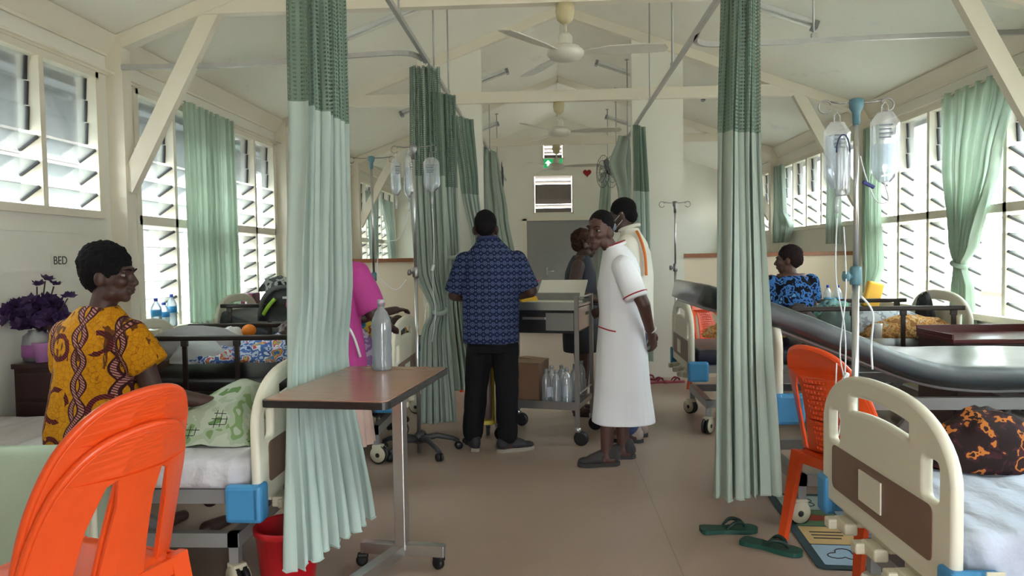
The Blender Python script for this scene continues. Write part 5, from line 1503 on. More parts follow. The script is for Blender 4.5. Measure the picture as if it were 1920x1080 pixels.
bundle('floral_blanket', 'orange floral blanket near the right headboard', 'blanket', (2.78, 5.88, .735), (.7, .3, .16), M_FLOR, 57, 0, .12)
bundle('floral_blanket', 'orange floral blanket at the foot of the navy mattress', 'blanket', (1.55, 6.0, .735), (.62, .5, .13), M_FLOR, 59, 0, .14)
bundle('teal_blanket', 'dark grey-green blanket hanging over the right rail', 'blanket', (2.24, 5.92, .735), (.3, .28, .24), plain('grey_green_cloth', S(92, 108, 104), .85), 61, 0, .12)
tag(MB().lathe([(.03, 0), (.036, .1), (.036, .11), (.033, .11), (.028, .005)], seg=16).obj('white_cup', M_WHITEP, None, (2.5, 5.78, .737)), 'white cup on right bed under the rail', 'cup')
bundle('black_cloth', 'black cloth hung over the right headboard corner', 'cloth', (3.02, 6.12, .735), (.16, .2, .32), plain('black_cloth', (.015, .015, .017, 1), .9), 63, 0, .15)

# draped sheet in the lower left corner, over a bed end
db = thing('draped_bed_end', 'bed end covered with a pale green sheet, lower left corner', 'bed', (-1.96, 2.74, 0), R(-91))
inst('footboard', ME_BOARD, db, (0, -.28, .16), (0, 0, 0))
MB().bb(-.03, .03, -.68, -.62, 0, .2).bb(-.03, .03, .08, .14, 0, .2).obj('leg', M_GREYFRAME, db)
def drape(u, v):
    y = -.82 + 1.09 * u
    e = max(0, (u - .86) / .14); y -= .05 * e * e
    top = .70 - .06 * e ** 2.2 - .02 * (1 - u)
    a = v * 2 - 1
    s = abs(a); xx = math.copysign(.04 + .055 * max(0, s - .08) + .018 * math.sin(u * 26 + s * 3) * max(0, s - .15) + .03 * e * s, a) if s > .04 else a
    z = top - .56 * max(0, s - .06) - .01 * math.cos(u * 20) * s
    if s < .1: xx = a * .5
    return Vector((xx, y, z))
mb = MB(); mb.grid(drape, 60, 41)
mb.obj('draped_sheet', cloth('pale_green_sheet', S(176, 190, 172), .1), db)
# ================================================================== PEOPLE   (local frame: +Y forward, +X right, Z up)
def skin_mat(name, a, b):
    if name in MATS: return MATS[name]
    t = NT(name); v = t.coord('Object')
    t.base(t.mix(t.noise(v, 14, 4), a, b)); t.b.inputs['Roughness'].default_value = .5
    t.b.inputs['Subsurface Weight'].default_value = .04; t.bump(t.noise(v, 120, 2), .05, .002)
    MATS[name] = t.m; return t.m
M_SKIN = skin_mat('dark_skin', S(58, 38, 34), S(78, 51, 45))
M_SKIN2 = skin_mat('dark_skin_warm', S(70, 45, 38), S(92, 60, 51))
M_HAIR = plain('black_hair', (.008, .007, .008, 1), .85, bump=.5, nscale=60, spec=.15)
M_HAIRR = plain('reddish_hair', S(62, 40, 34), .85, bump=.5, nscale=60, spec=.15)
M_EYEW = plain('eye_white', S(128, 118, 112), .4); M_IRIS = plain('iris', (.01, .007, .006, 1), .15)
M_LIP = skin_mat('lips', S(76, 46, 46), S(84, 50, 48))

def head(mb, c, yaw=0, pitch=0, roll=0, s=1.0):
    """adds head shapes to mb; returns head matrix (forward +Y)"""
    M = Matrix.Translation(c) @ Matrix.Rotation(R(yaw), 4, 'Z') @ Matrix.Rotation(R(pitch), 4, 'X') @ Matrix.Rotation(R(roll), 4, 'Y') @ Matrix.Scale(s, 4)
    h = MB()
    E_ = h.ell
    E_((0, -.012, .032), (.071, .090, .083)); E_((0, .022, -.012), (.062, .066, .075)); E_((0, .032, -.062), (.047, .052, .048))
    E_((0, .066, -.088), (.022, .022, .022)); E_((0, .073, .026), (.048, .022, .02))
    h.cap((0, .088, .012), (0, .108, -.026), .0085, .0135); E_((-.013, .098, -.03), (.011, .012, .009)); E_((.013, .098, -.03), (.011, .012, .009))
    for x in (-1, 1):
        E_((x * .036, .062, -.022), (.025, .028, .024)); E_((x * .074, -.004, -.012), (.013, .023, .035), Matrix.Rotation(x * .35, 3, 'Z')); E_((x * .03, .074, .021), (.02, .015, .009))
        E_((x * .045, .02, -.07), (.02, .035, .03))
    E_((0, .086, -.055), (.027, .018, .0095)); E_((0, .083, -.067), (.024, .018, .0095))
    h.xf(M); mb.v and None
    b = len(mb.v); mb.v += h.v; mb.f += [[i + b for i in f] for f in h.f]; mb.mi += h.mi; mb.sm += h.sm
    return M
def face_bits(parent, M, lips=True):
    for x in (-1, 1):
        e = MB().ell((x * .031, .0705, .004), (.013, .0115, .0075)).xf(M).obj('eye', M_EYEW, parent)
        MB().ell((x * .030, .0795, .004), (.0065, .0035, .007)).xf(M).obj('iris', M_IRIS, e)
        b = MB(); b.tube([M @ Vector(p) for p in ((x * .013, .0945, .024), (x * .03, .0935, .031), (x * .05, .080, .026))], [.0025, .004, .002], 6); b.obj('eyebrow', M_HAIR, parent)
    if lips:
        l = MB(); l.ell((0, .0905, -.0545), (.023, .0145, .006)); l.ell((0, .088, -.066), (.02, .0145, .007)); l.xf(M); l.obj('lips', M_LIP, parent)
def hair(parent, M, mat, r=(.083, .098, .088), c=(0, -.02, .042), nape=True, amp=.006, freq=55, bun=None, voxel=.006, extra=()):
    h = MB(); h.ell(c, r, u=24, v=16)
    if nape: h.ell((0, -.055, -.015), (.066, .055, .06))
    if bun: h.ell(bun[0], bun[1])
    for e in extra: h.ell(*e)
    h.xf(M)
    return remesh(h, 'hair', mat, parent, voxel, 2, lambda p: amp * noise.noise(p * freq) + amp * .6 * noise.noise(p * freq * 2.2))
def hand(mb, W, d, n, s, curl=.5, sc=1.0):
    """W wrist, d fingers direction, n palm normal, s towards the thumb"""
    W = Vector(W); d = Vector(d).normalized(); n = Vector(n); n = (n - d * n.dot(d)).normalized(); s = Vector(s); s = (s - d * s.dot(d) - n * s.dot(n)).normalized()
    Mx = Matrix((s, d, n)).transposed()
    mb.ell(W + d * .048 * sc, (.039 * sc, .052 * sc, .0165 * sc), Mx)
    mb.cap(W - d * .02, W + d * .02 * sc, .027 * sc, .029 * sc)
    for k, (o, L) in enumerate(((.029, .072), (.010, .08), (-.0095, .074), (-.028, .058))):
        p = W + d * .085 * sc + s * o * sc; a = 0
        for j, f in enumerate((.42, .33, .25)):
            a += curl * (.55, .8, .6)[j] * (1 + .08 * k)
            q = p + (d * math.cos(a) + n * math.sin(a)) * L * f * sc
            mb.cap(p, q, (.0098, .009, .0084)[j] * sc, (.009, .0084, .0076)[j] * sc, 8); p = q
    p = W + d * .022 * sc + s * .03 * sc; a = .75
    for j, L in enumerate((.036, .03, .024)):
        q = p + (d * math.cos(a) + s * math.sin(a) + n * .25 * (j + 1) * curl).normalized() * L * sc
        mb.cap(p, q, (.0125, .011, .0095)[j] * sc, (.011, .0095, .008)[j] * sc, 8); p = q; a -= .25
def limb(mb, pts, rs):
    for (a, b, r0, r1) in zip(pts[:-1], pts[1:], rs[:-1], rs[1:]): mb.cap(a, b, r0, r1)
def foot(mb, A, yaw, L=.2):
    """bare foot/ankle volume below ankle point A"""
    A = Vector(A); d = Vector((-math.sin(R(yaw)), math.cos(R(yaw)), 0))
    mb.cap(A, A + Vector((0, 0, -.03)), .04, .042); mb.cap(Vector((A.x, A.y, .045)) - d * .03, Vector((A.x, A.y, .035)) + d * L * .62, .04, .03)
def shoe(parent, A, yaw, mat, sole, L=.28, lace=True):
    d = (-math.sin(R(yaw)), math.cos(R(yaw)))
    M = Matrix.Translation((A[0], A[1], 0)) @ Matrix.Rotation(R(yaw), 4, 'Z')
    k = L / .28
    s = MB(); s.ell((0, -.035 * k, .06), (.041, .06 * k, .055)); s.ell((0, .06 * k, .043), (.043, .075 * k, .036)); s.ell((0, .125 * k, .036), (.04, .05 * k, .027)); s.cap((0, -.03, .06), (0, -.035, .1), .043, .046); s.cap((0, .02, .075), (0, .09 * k, .05), .035, .03)
    s.xf(M)
    o = remesh(s, 'shoe', mat, parent, .007, 3)
    out = [(p.x * k, p.y * k) for p in bez([(-.038, -.06, 0), (0, -.093, 0), (.038, -.06, 0), (.036, .02, 0), (.047, .10, 0), (.03, .16, 0), (0, .175, 0), (-.035, .155, 0), (-.046, .10, 0), (-.036, .02, 0), (-.038, -.06, 0)], 4)][:-1]
    MB().plate(out, .001, .026).xf(M).obj('sole', sole, o)
    if lace:
        l = MB()
        for i in range(3): l.tube([M @ Vector((-.022, .03 + .025 * i, .098 - .012 * i)), M @ Vector((0, .035 + .025 * i, .106 - .013 * i)), M @ Vector((.022, .03 + .025 * i, .098 - .012 * i))], .003, 5)
        l.obj('laces', mat, o)
    return o
def wrinkle(amp, f=9, vert=1.0, seed=0):
    def d(p):
        q = Vector((p.x * f + seed, p.y * f, p.z * f * .45 * vert))
        return amp * (noise.noise(q) + .5 * noise.noise(q * 2.1) + .5 * (abs(noise.noise(q * 1.3 + Vector((5, 1, 2)))) - .3))
    return d
def ring_tube(mb, c, ax, r, th, seg=22, ry=None):
    ax = Vector(ax).normalized(); u = ax.orthogonal().normalized(); w = ax.cross(u)
    mb.tube([Vector(c) + u * r * math.cos(a) + w * (ry or r) * math.sin(a) for a in [2 * PI * i / seg for i in range(seg)]], th, 6, closed=True)
def sleeve(mb, a, b, r0, r1):
    a, b = Vector(a), Vector(b); d = (b - a).normalized()
    mb.ell(a, r0 * 1.02); mb.tube([a, a.lerp(b, .5), b], [r0, (r0 + r1) / 2 + .004, r1], 18)

# ---------------------------------------------------------------- woman in yellow print, seated on the near left bed
def m_yellow():
    t = NT('yellow_print_fabric'); v = t.coord('Object')
    wv = t.n('ShaderNodeTexNoise'); wv.inputs['Scale'].default_value = 3.0; t.l(v, wv.inputs['Vector'])
    x, y, z = t.sep(v)
    dx = t.math('MULTIPLY', t.math('SUBTRACT', wv.outputs[0], .5), .03)
    xx = t.math('ADD', x, dx)
    base = t.mix(t.noise(v, 45, 3), S(160, 100, 8), S(214, 150, 16))
    crack = t.n('ShaderNodeTexVoronoi'); crack.feature = 'DISTANCE_TO_EDGE'; crack.inputs['Scale'].default_value = 42; t.l(v, crack.inputs['Vector'])
    base = t.mix(t.math('LESS_THAN', crack.outputs[0], .03), base, S(150, 92, 10))
    def strand(x0, A, k, ph, w):
        s = t.math('MULTIPLY', t.math('SINE', t.math('ADD', t.math('MULTIPLY', z, k), ph)), A)
        return t.math('ABSOLUTE', t.math('SUBTRACT', t.math('SUBTRACT', xx, x0), s))
    col = base
    rope = t.math('GREATER_THAN', t.math('FRACT', t.math('MULTIPLY', t.math('ADD', z, t.math('MULTIPLY', x, .7)), 85)), .45)
    ropec = t.mix(rope, S(70, 26, 34), S(176, 124, 116))
    for x0, A, k, ph, w in ((.03, .026, 30, 0, .012), (.185, .022, 30, 1.1, .010), (-.17, .022, 30, 2.0, .010)):
        inside = None
        for p in (0, PI):
            d = strand(x0, A, k, ph + p, w)
            col = t.mix(t.math('LESS_THAN', d, w + .006), col, S(58, 22, 28))
            col = t.mix(t.math('LESS_THAN', d, w - .002), col, ropec)
    # big maroon rope loops between the chains
    for cx, cz, r in ((.14, .78, .06), (-.09, .80, .07), (-.08, 1.05, .05), (.11, 1.07, .045), (.12, .6, .06), (-.09, .60, .06)):
        d = t.math('SQRT', t.math('ADD', t.math('POWER', t.math('SUBTRACT', xx, cx), 2), t.math('POWER', t.math('SUBTRACT', z, cz), 2)))
        m = t.math('LESS_THAN', t.math('ABSOLUTE', t.math('SUBTRACT', d, r)), .011)
        m = t.math('MULTIPLY', m, t.math('GREATER_THAN', t.noise(v, 9, 1), .47))
        col = t.mix(m, col, t.mix(rope, S(48, 18, 24), S(112, 40, 40)))
    # dark brush strokes falling from the neckline
    ms = t.n('ShaderNodeMapping'); ms.inputs['Scale'].default_value = (26, 26, 5); t.l(v, ms.inputs[0])
    st = t.math('GREATER_THAN', t.noise(ms.outputs[0], 1.0, 2), .59)
    st = t.math('MULTIPLY', st, t.math('GREATER_THAN', t.math('ADD', z, t.math('MULTIPLY', wv.outputs[0], .2)), 1.08))
    col = t.mix(t.math('MULTIPLY', st, .85), col, S(66, 32, 26))
    t.base(col); t.b.inputs['Roughness'].default_value = .8; t.b.inputs['Specular IOR Level'].default_value = .2
    return t.m
P = thing('person', 'woman in yellow and maroon printed top sitting on left bed', 'person', (-2.03, 3.22, -.015), R(-14))
body = MB()
body.loft([(0, .02, .64, .19, .15), (0, .0, .75, .17, .13), (0, -.01, .95, .15, .105), (0, 0, 1.1, .155, .1), (0, 0, 1.17, .12, .07)])
body.cap((0, .0, 1.14), (.03, .02, 1.28), .06, .055)
HM = head(body, (.045, .03, 1.36), -72, -4, 0, 1.08)
RS, RE, RW = (.185, .0, 1.10), (.235, .06, .83), (.40, .24, .755)
LS, LE, LW = (-.185, .0, 1.10), (-.21, .14, .86), (-.08, .33, .74)
limb(body, [RS, RE, RW], [.058, .046, .031]); limb(body, [LS, LE, LW], [.058, .046, .031])
hand(body, RW, (.8, .4, -.3), (0, 0, -1), (-.4, .8, 0), .3); hand(body, LW, (.5, .8, -.25), (0, 0, -1), (.8, -.4, 0), .3)
for s in (-1, 1): limb(body, [(s * .1, .08, .68), (s * .14, .48, .66), (s * .14, .52, .3)], [.1, .07, .05]); foot(body, (s * .14, .52, .22), 0)
remesh(body, 'body', M_SKIN, P, .0065, 3)
face_bits(P, HM)
hair(P, HM, M_HAIR, (.088, .108, .098), (0, -.026, .046), amp=.007, extra=(((0, -.06, .01), (.078, .062, .075)),))
top = MB()
top.loft([(-.03, .0, .615, .225, .2), (-.03, -.0, .68, .235, .195), (-.025, -.0, .78, .222, .17), (-.01, -.01, .92, .2, .145), (0, -.012, 1.05, .192, .132), (0, -.008, 1.13, .18, .115), (0.005, 0, 1.19, .135, .088), (.01, .004, 1.225, .093, .07)], 30)
sleeve(top, (.165, 0, 1.085), (.245, .03, .95), .085, .092); sleeve(top, (-.165, 0, 1.085), (-.225, .06, .93), .085, .09)
remesh(top, 'printed_top', m_yellow(), P, .008, 5, wrinkle(.010, 12, .5, 2))
sk = MB(); sk.loft([(0, .25, .605, .25, .33), (0, .22, .68, .24, .32), (0, .2, .74, .2, .25)], 26)
sk.cap((.12, .5, .62), (.12, .55, .3), .1, .13); sk.cap((-.12, .5, .62), (-.12, .55, .3), .1, .13)
remesh(sk, 'skirt', plain('dark_skirt', S(44, 34, 38), .85), P, .012, 4)

# ---------------------------------------------------------------- man in blue patterned shirt
def m_blueshirt():
    t = NT('blue_dotted_fabric'); v = t.coord('Object'); x, y, z = t.sep(v)
    k = 21.0
    def cell(a, off=0): return t.math('SUBTRACT', t.math('FRACT', t.math('ADD', t.math('MULTIPLY', a, k), off)), .5)
    def dist(o1, o2):
        a, b = cell(t.math('ADD', x, t.math('MULTIPLY', y, .35)), o1), cell(z, o2); return t.math('SQRT', t.math('ADD', t.math('MULTIPLY', a, a), t.math('MULTIPLY', b, b)))
    base = t.mix(t.noise(v, 30, 3), S(22, 28, 54), S(36, 44, 76))
    d = dist(0, 0)
    ringm = t.math('LESS_THAN', t.math('ABSOLUTE', t.math('SUBTRACT', d, .26)), .06)
    col = t.mix(ringm, base, S(76, 92, 132))
    col = t.mix(t.math('LESS_THAN', d, .1), col, S(96, 108, 144))
    d2 = dist(.5, .5); col = t.mix(t.math('LESS_THAN', d2, .13), col, S(70, 86, 128))
    d3 = dist(.5, 0); col = t.mix(t.math('LESS_THAN', d3, .08), col, S(104, 116, 148))
    t.base(col); t.b.inputs['Roughness'].default_value = .85; t.b.inputs['Specular IOR Level'].default_value = .2; return t.m
P = thing('person', 'man in blue patterned shirt seen from behind at the trolley', 'person', (-.42, 5.30, 0), R(-2))
body = MB()
body.loft([(0, 0, .82, .16, .11), (0, 0, 1.0, .15, .1), (0, .0, 1.25, .18, .11), (0, 0, 1.42, .17, .085), (0, .01, 1.49, .1, .06)])
body.cap((-.02, .02, 1.46), (-.04, .065, 1.57), .058, .056)
HM = head(body, (-.045, .085, 1.605), 4, -24, 0, 1.1)
RS, RE, RW = (.185, .0, 1.37), (.285, .02, 1.15), (.15, .25, 1.10)
LS, LE, LW = (-.185, .0, 1.37), (-.275, .03, 1.13), (-.13, .26, 1.08)
limb(body, [RS, RE, RW], [.05, .045, .03]); limb(body, [LS, LE, LW], [.05, .045, .03])
hand(body, RW, (-.4, .9, 0), (-.6, 0, -.6), (-.3, 0, .9), .6); hand(body, LW, (.3, .9, 0), (.6, 0, -.6), (.3, 0, .9), .6)
for s, ax, ay in ((-1, -.155, .02), (1, .105, -.02)):
    limb(body, [(s * .09, 0, .86), (s * .1 + ax * .2, .02, .48), (ax, ay, .1)], [.09, .062, .045]); foot(body, (ax, ay, .09), 25 if s < 0 else -62)
remesh(body, 'body', M_SKIN, P, .0065, 3)
hair(P, HM, M_HAIR, (.075, .093, .086), (0, -.02, .038), amp=.002)
g = MB(); g.tube([HM @ Vector(p) for p in ((-.076, .01, .008), (-.07, .07, .01), (0, .1, .012), (.07, .07, .01), (.076, .01, .008))], .003, 5); g.obj('spectacles', M_BLACKP, P)
top = MB()
top.loft([(-.01, -.005, .785, .205, .15), (-.01, -.005, .9, .205, .145), (-.005, -.01, 1.05, .205, .138), (0, -.012, 1.22, .215, .135), (0, -.012, 1.36, .205, .12), (-.003, -.004, 1.45, .155, .095), (-.01, .006, 1.505, .1, .075), (-.015, .012, 1.535, .076, .066)], 30)
sleeve(top, (.185, -.005, 1.375), (.272, .015, 1.165), .072, .078); sleeve(top, (-.185, -.005, 1.375), (-.265, .02, 1.15), .072, .078)
remesh(top, 'shirt', m_blueshirt(), P, .008, 5, wrinkle(.008, 8, .8, 9))
c = MB(); ring_tube(c, (-.018, .014, 1.53), (-.05, .15, 1), .073, .014, ry=.064); c.obj('collar', MATS.get('navy_collar') or plain('navy_collar', S(36, 46, 86), .85), P)
M_BLKTR = plain('black_trousers', (.008, .008, .01, 1), .85, spec=.2)
tr = MB(); tr.loft([(0, 0, .72, .185, .13), (0, 0, .82, .18, .13), (0, 0, .9, .17, .12)], 24)
limb(tr, [(-.09, 0, .76), (-.125, .015, .45), (-.155, .01, .12)], [.1, .085, .074]); limb(tr, [(.09, 0, .76), (.1, .005, .45), (.105, -.02, .12)], [.1, .085, .074])
remesh(tr, 'trousers', M_BLKTR, P, .009, 4, wrinkle(.006, 14, 1.2, 4))
M_DSHOE = plain('dark_grey_shoe', S(40, 40, 44), .7); M_PSOLE = plain('pale_sole', S(150, 142, 132), .6)
shoe(P, (-.155, .02), 28, M_DSHOE, M_PSOLE); shoe(P, (.115, -.02), -66, M_DSHOE, M_PSOLE, .30)
tag(MB().tube([(0, 0, 0), (.1, 0, .02), (.115, 0, .023)], [.006, .006, .002], 8).obj('pink_pen', plain('pink_plastic', S(220, 60, 110), .4), None, (-.19, 5.56, 1.2)), 'pink pen held over the trolley', 'pen')

# ---------------------------------------------------------------- nurse in white dress, looking at the camera
P = thing('person', 'nurse in white dress with red piping, hands behind back', 'person', (.42, 4.99, 0), R(93))
body = MB()
body.loft([(0, -.04, .85, .15, .11), (0, -.04, 1.0, .13, .1), (0, -.045, 1.22, .15, .105), (0, -.05, 1.36, .15, .085), (0, -.03, 1.43, .1, .06)])
body.cap((0, -.02, 1.40), (-.015, .045, 1.50), .052, .05)
HM = head(body, (-.02, .085, 1.565), 52, -3, -5, 1.06)
LS, LE, LW = (-.175, -.05, 1.34), (-.215, -.17, 1.08), (-.10, -.235, .885)
RS, RE, RW = (.175, -.05, 1.34), (.215, -.16, 1.08), (.07, -.25, .90)
limb(body, [LS, LE, LW], [.052, .044, .029]); limb(body, [RS, RE, RW], [.052, .044, .029])
hand(body, LW, (.25, -.28, -.9), (.6, .6, 0), (.3, .5, .4), .55); hand(body, RW, (-.35, -.1, -.9), (0, .7, 0), (-.5, .3, .3), .7)
for s, ay in ((-1, .06), (1, -.075)): limb(body, [(s * .08, -.04, .85), (s * .085, ay * .6, .46), (s * .085, ay * .9, .28), (s * .085, ay, .09)], [.085, .06, .05, .04]); foot(body, (s * .085, ay, .085), 0)
remesh(body, 'body', M_SKIN2, P, .0055, 3)
face_bits(P, HM)
hair(P, HM, M_HAIR, (.076, .090, .080), (0, -.024, .052), amp=.0025, bun=((0, -.1, .06), (.035, .035, .035)))
def m_whitedress():
    t = NT('white_uniform'); v = t.coord('Object'); t.base(t.mix(t.noise(v, 5, 3), S(224, 224, 230), S(236, 236, 241))); t.b.inputs['Roughness'].default_value = .85
    t.b.inputs['Specular IOR Level'].default_value = .2; t.bump(t.noise(v, 200, 2), .06, .002); return t.m
M_WDRESS = m_whitedress(); M_REDP = plain('red_piping', S(170, 40, 56), .7)
top = MB()
top.loft([(0, -.065, .275, .2, .215), (0, -.062, .5, .19, .19), (0, -.058, .75, .178, .172), (0, -.055, .92, .17, .152), (0, -.05, 1.02, .155, .138), (0, -.046, 1.18, .17, .145), (0, -.05, 1.3, .172, .132), (0, -.045, 1.38, .14, .112), (0, -.03, 1.435, .1, .088), (0, -.018, 1.47, .074, .07)], 30)
sleeve(top, (-.16, -.05, 1.325), (-.212, -.125, 1.12), .075, .078); sleeve(top, (.16, -.05, 1.325), (.212, -.125, 1.12), .075, .078)
remesh(top, 'dress', M_WDRESS, P, .007, 5, wrinkle(.007, 8, .4, 15))
for sx in (-1, 1):
    tr = MB(); ring_tube(tr, (sx * .206, -.116, 1.145), (sx * .052, -.075, -.205), .0795, .0045); tr.obj('sleeve_piping', M_REDP, P)
tr = MB(); ring_tube(tr, (0, -.017, 1.475), (0, .35, 1), .073, .004); tr.obj('collar_piping', M_REDP, P)
co = MB(); ring_tube(co, (0, -.018, 1.462), (0, .35, 1), .07, .012); co.obj('collar', M_WDRESS, P)
pk = MB(); pk.tube(bez([(-.178, .005, .905), (-.165, .045, .912), (-.12, .09, .925), (-.07, .108, .93)], 5), .005, 6); pk.obj('pocket_trim', M_REDP, P)
w = MB(); ring_tube(w, Vector(LW) + Vector((.0, .0, .02)), (.1, -.08, -.2), .034, .006); w.obj('wristband', M_WHITEP, P)
M_GSHOE = plain('charcoal_shoe', S(52, 48, 48), .75)
shoe(P, (-.085, .07), 4, M_GSHOE, M_GSHOE, .30); shoe(P, (.085, -.07), 0, M_GSHOE, M_GSHOE, .28)

# ---------------------------------------------------------------- man in white polo behind the nurse
P = thing('person', 'man in white polo with orange stripe behind the nurse', 'person', (.62, 5.62, 0), R(72))
body = MB()
body.loft([(0, 0, .88, .16, .11), (0, 0, 1.1, .15, .1), (0, 0, 1.35, .18, .11), (0, 0, 1.5, .17, .085), (0, .01, 1.57, .1, .06)])
body.cap((0, .0, 1.53), (.0, .05, 1.64), .06, .058)
HM = head(body, (0, .07, 1.70), 6, -14, 0, 1.05)
for s in (-1, 1):
    limb(body, [(s * .2, 0, 1.48), (s * .25, -.03, 1.2), (s * .2, .16, 1.0)], [.056, .046, .03]); hand(body, (s * .2, .16, 1.0), (-s * .2, .8, -.3), (-s, 0, -.2), (0, .2, 1), .6)
    limb(body, [(s * .09, 0, .9), (s * .1, .01, .5), (s * .1, 0, .1)], [.09, .062, .045]); foot(body, (s * .1, 0, .09), 0)
remesh(body, 'body', M_SKIN, P, .0065, 3)
face_bits(P, HM)
hair(P, HM, M_HAIR, (.077, .094, .087), (0, -.02, .04), amp=.002)
mk = MB(); mk.ell((0, .075, -.055), (.05, .045, .04)); mk.xf(HM); mk.obj('face_mask', plain('pale_mask', S(150, 166, 180), .8), P)
e = MB(); e.tube([HM @ Vector(p) for p in ((-.055, .06, -.03), (-.078, .01, -.0), (-.086, -.015, .015), (-.08, .0, -.04), (-.05, .055, -.075))], .002, 5); e.obj('mask_strap', M_WHITEP, P)
top = MB()
top.loft([(0, -.01, .82, .2, .15), (0, -.01, 1.0, .2, .148), (0, -.015, 1.25, .21, .145), (0, -.015, 1.42, .205, .125), (0, -.005, 1.52, .155, .095), (0, .008, 1.575, .1, .075), (0, .015, 1.605, .074, .066)], 30)
sleeve(top, (.195, -.005, 1.46), (.245, -.025, 1.22), .085, .08); sleeve(top, (-.195, -.005, 1.46), (-.245, -.025, 1.22), .085, .08)
M_POLO = plain('white_polo', S(216, 212, 200), .85, var=.03)
remesh(top, 'polo_shirt', M_POLO, P, .008, 5, wrinkle(.006, 8, .6, 25))
st = MB()
for dx in (0, .022):
    st.tube(bez([(-.09 - dx, -.06, 1.575), (-.13 - dx, -.095, 1.515), (-.15 - dx, -.13, 1.40), (-.155 - dx, -.14, 1.25)], 5), .009, 6)
st.obj('orange_stripe', plain('orange_stripe', S(206, 108, 36), .8), P)
co = MB(); ring_tube(co, (0, .016, 1.605), (0, .3, 1), .075, .014); co.obj('collar', M_POLO, P)
tr = MB(); tr.loft([(0, 0, .78, .18, .13), (0, 0, .9, .17, .12)], 24)
for s in (-1, 1): limb(tr, [(s * .09, 0, .8), (s * .1, .01, .48), (s * .1, 0, .12)], [.1, .082, .072])
remesh(tr, 'jeans', plain('blue_denim', S(54, 66, 100), .85), P, .01, 4)
for s in (-1, 1): shoe(P, (s * .1, 0), -s * 6, plain('beige_shoe', S(146, 130, 122), .7), M_DSHOE, .29)

# ---------------------------------------------------------------- woman in dark sleeveless top behind the trolley
P = thing('person', 'woman in dark sleeveless top holding a notebook behind trolley', 'person', (.27, 6.52, 0), R(-98))
body = MB()
body.loft([(0, 0, .85, .17, .13), (0, 0, 1.0, .16, .12), (0, 0, 1.2, .17, .12), (0, 0, 1.33, .155, .085), (0, .01, 1.4, .1, .06)])
body.cap((0, .0, 1.36), (0, .03, 1.44), .055, .052)
HM = head(body, (0, .045, 1.50), 8, -8, 0, 1.0)
limb(body, [(.19, 0, 1.31), (.23, -.05, 1.08), (.14, .18, 1.02)], [.06, .05, .032]); limb(body, [(-.19, 0, 1.31), (-.23, -.03, 1.08), (-.08, .2, 1.05)], [.06, .05, .032])
hand(body, (.14, .18, 1.02), (-.4, .8, .2), (-.8, 0, .4), (0, .2, .9), .6); hand(body, (-.08, .2, 1.05), (.3, .8, .1), (.5, 0, .6), (0, .3, .9), .6)
for s in (-1, 1): limb(body, [(s * .09, 0, .86), (s * .09, .01, .46), (s * .09, -.01, .09)], [.09, .062, .042]); foot(body, (s * .09, -.01, .085), 0)
remesh(body, 'body', M_SKIN, P, .0065, 3)
face_bits(P, HM)
hair(P, HM, M_HAIRR, (.092, .106, .092), (0, -.03, .046), amp=.007, extra=(((0, -.06, .0), (.08, .065, .075)),))
top = MB(); top.loft([(0, 0, .8, .2, .16), (0, 0, .95, .195, .155), (0, 0, 1.1, .19, .145), (0, 0, 1.25, .185, .135), (0, 0, 1.34, .16, .1), (0, .005, 1.39, .1, .075), (0, .01, 1.405, .085, .07)], 28)
remesh(top, 'sleeveless_top', plain('charcoal_top', S(42, 44, 56), .85), P, .009, 5, wrinkle(.006, 9, .6, 31))
sk = MB(); sk.loft([(0, 0, .56, .19, .16), (0, 0, .7, .195, .165), (0, 0, .86, .185, .15)], 26); remesh(sk, 'skirt', plain('black_skirt', (.015, .015, .018, 1), .85), P, .01, 4)
for s in (-1, 1): MB().plate([(s * .09 + .045 * math.cos(a), .05 + .12 * math.sin(a)) for a in [2 * PI * i / 16 for i in range(16)]], .001, .02).obj('sandal', M_BLACKP, P)
nb_ = thing('notebook', 'pale notebook held by the woman in dark top', 'notebook', (.52, 6.42, 1.03), R(20))
MB().box((0, 0, .09), (.012, .15, .2), (.0, .35, 0), .003).obj('cover', plain('grey_cover', S(96, 98, 104), .6), nb_)
MB().box((-.008, 0, .092), (.01, .142, .19), (.0, .35, 0)).obj('pages', M_PAPER, nb_)

# ---------------------------------------------------------------- nurse in pink beyond the left curtain
P = thing('person', 'nurse in pink tunic half hidden by the left foreground curtain', 'person', (-1.335, 4.44, 0), R(-14))
body = MB()
body.loft([(0, 0, .82, .17, .13), (0, 0, 1.0, .15, .11), (0, 0, 1.22, .17, .115), (0, 0, 1.35, .155, .085), (0, .01, 1.42, .1, .06)])
body.cap((0, .0, 1.38), (0, .04, 1.47), .055, .052)
HM = head(body, (0, .06, 1.53), -10, -14, 0, 1.0)
RS, RE, RW = (.19, 0, 1.32), (.265, .03, 1.07), (.25, .25, .98)
limb(body, [RS, RE, RW], [.055, .046, .031]); limb(body, [(-.19, 0, 1.32), (-.24, .05, 1.08), (-.1, .27, 1.0)], [.055, .046, .031])
hand(body, RW, (0, .9, -.2), (-.3, 0, -.9), (-.9, 0, 0), .4); hand(body, (-.1, .27, 1.0), (.1, .9, -.2), (.3, 0, -.9), (.9, 0, 0), .4)
for s, ay in ((-1, .05), (1, -.03)): limb(body, [(s * .09, 0, .84), (s * .1, ay, .46), (s * .105, ay, .3), (s * .11, ay, .09)], [.09, .063, .055, .04]); foot(body, (s * .11, ay, .085), -8)
remesh(body, 'body', M_SKIN, P, .0065, 3)
face_bits(P, HM)
hair(P, HM, M_HAIR, (.084, .1, .09), (0, -.026, .044), amp=.006)
M_PINK = plain('pink_tunic', S(180, 60, 140), .8, var=.05)
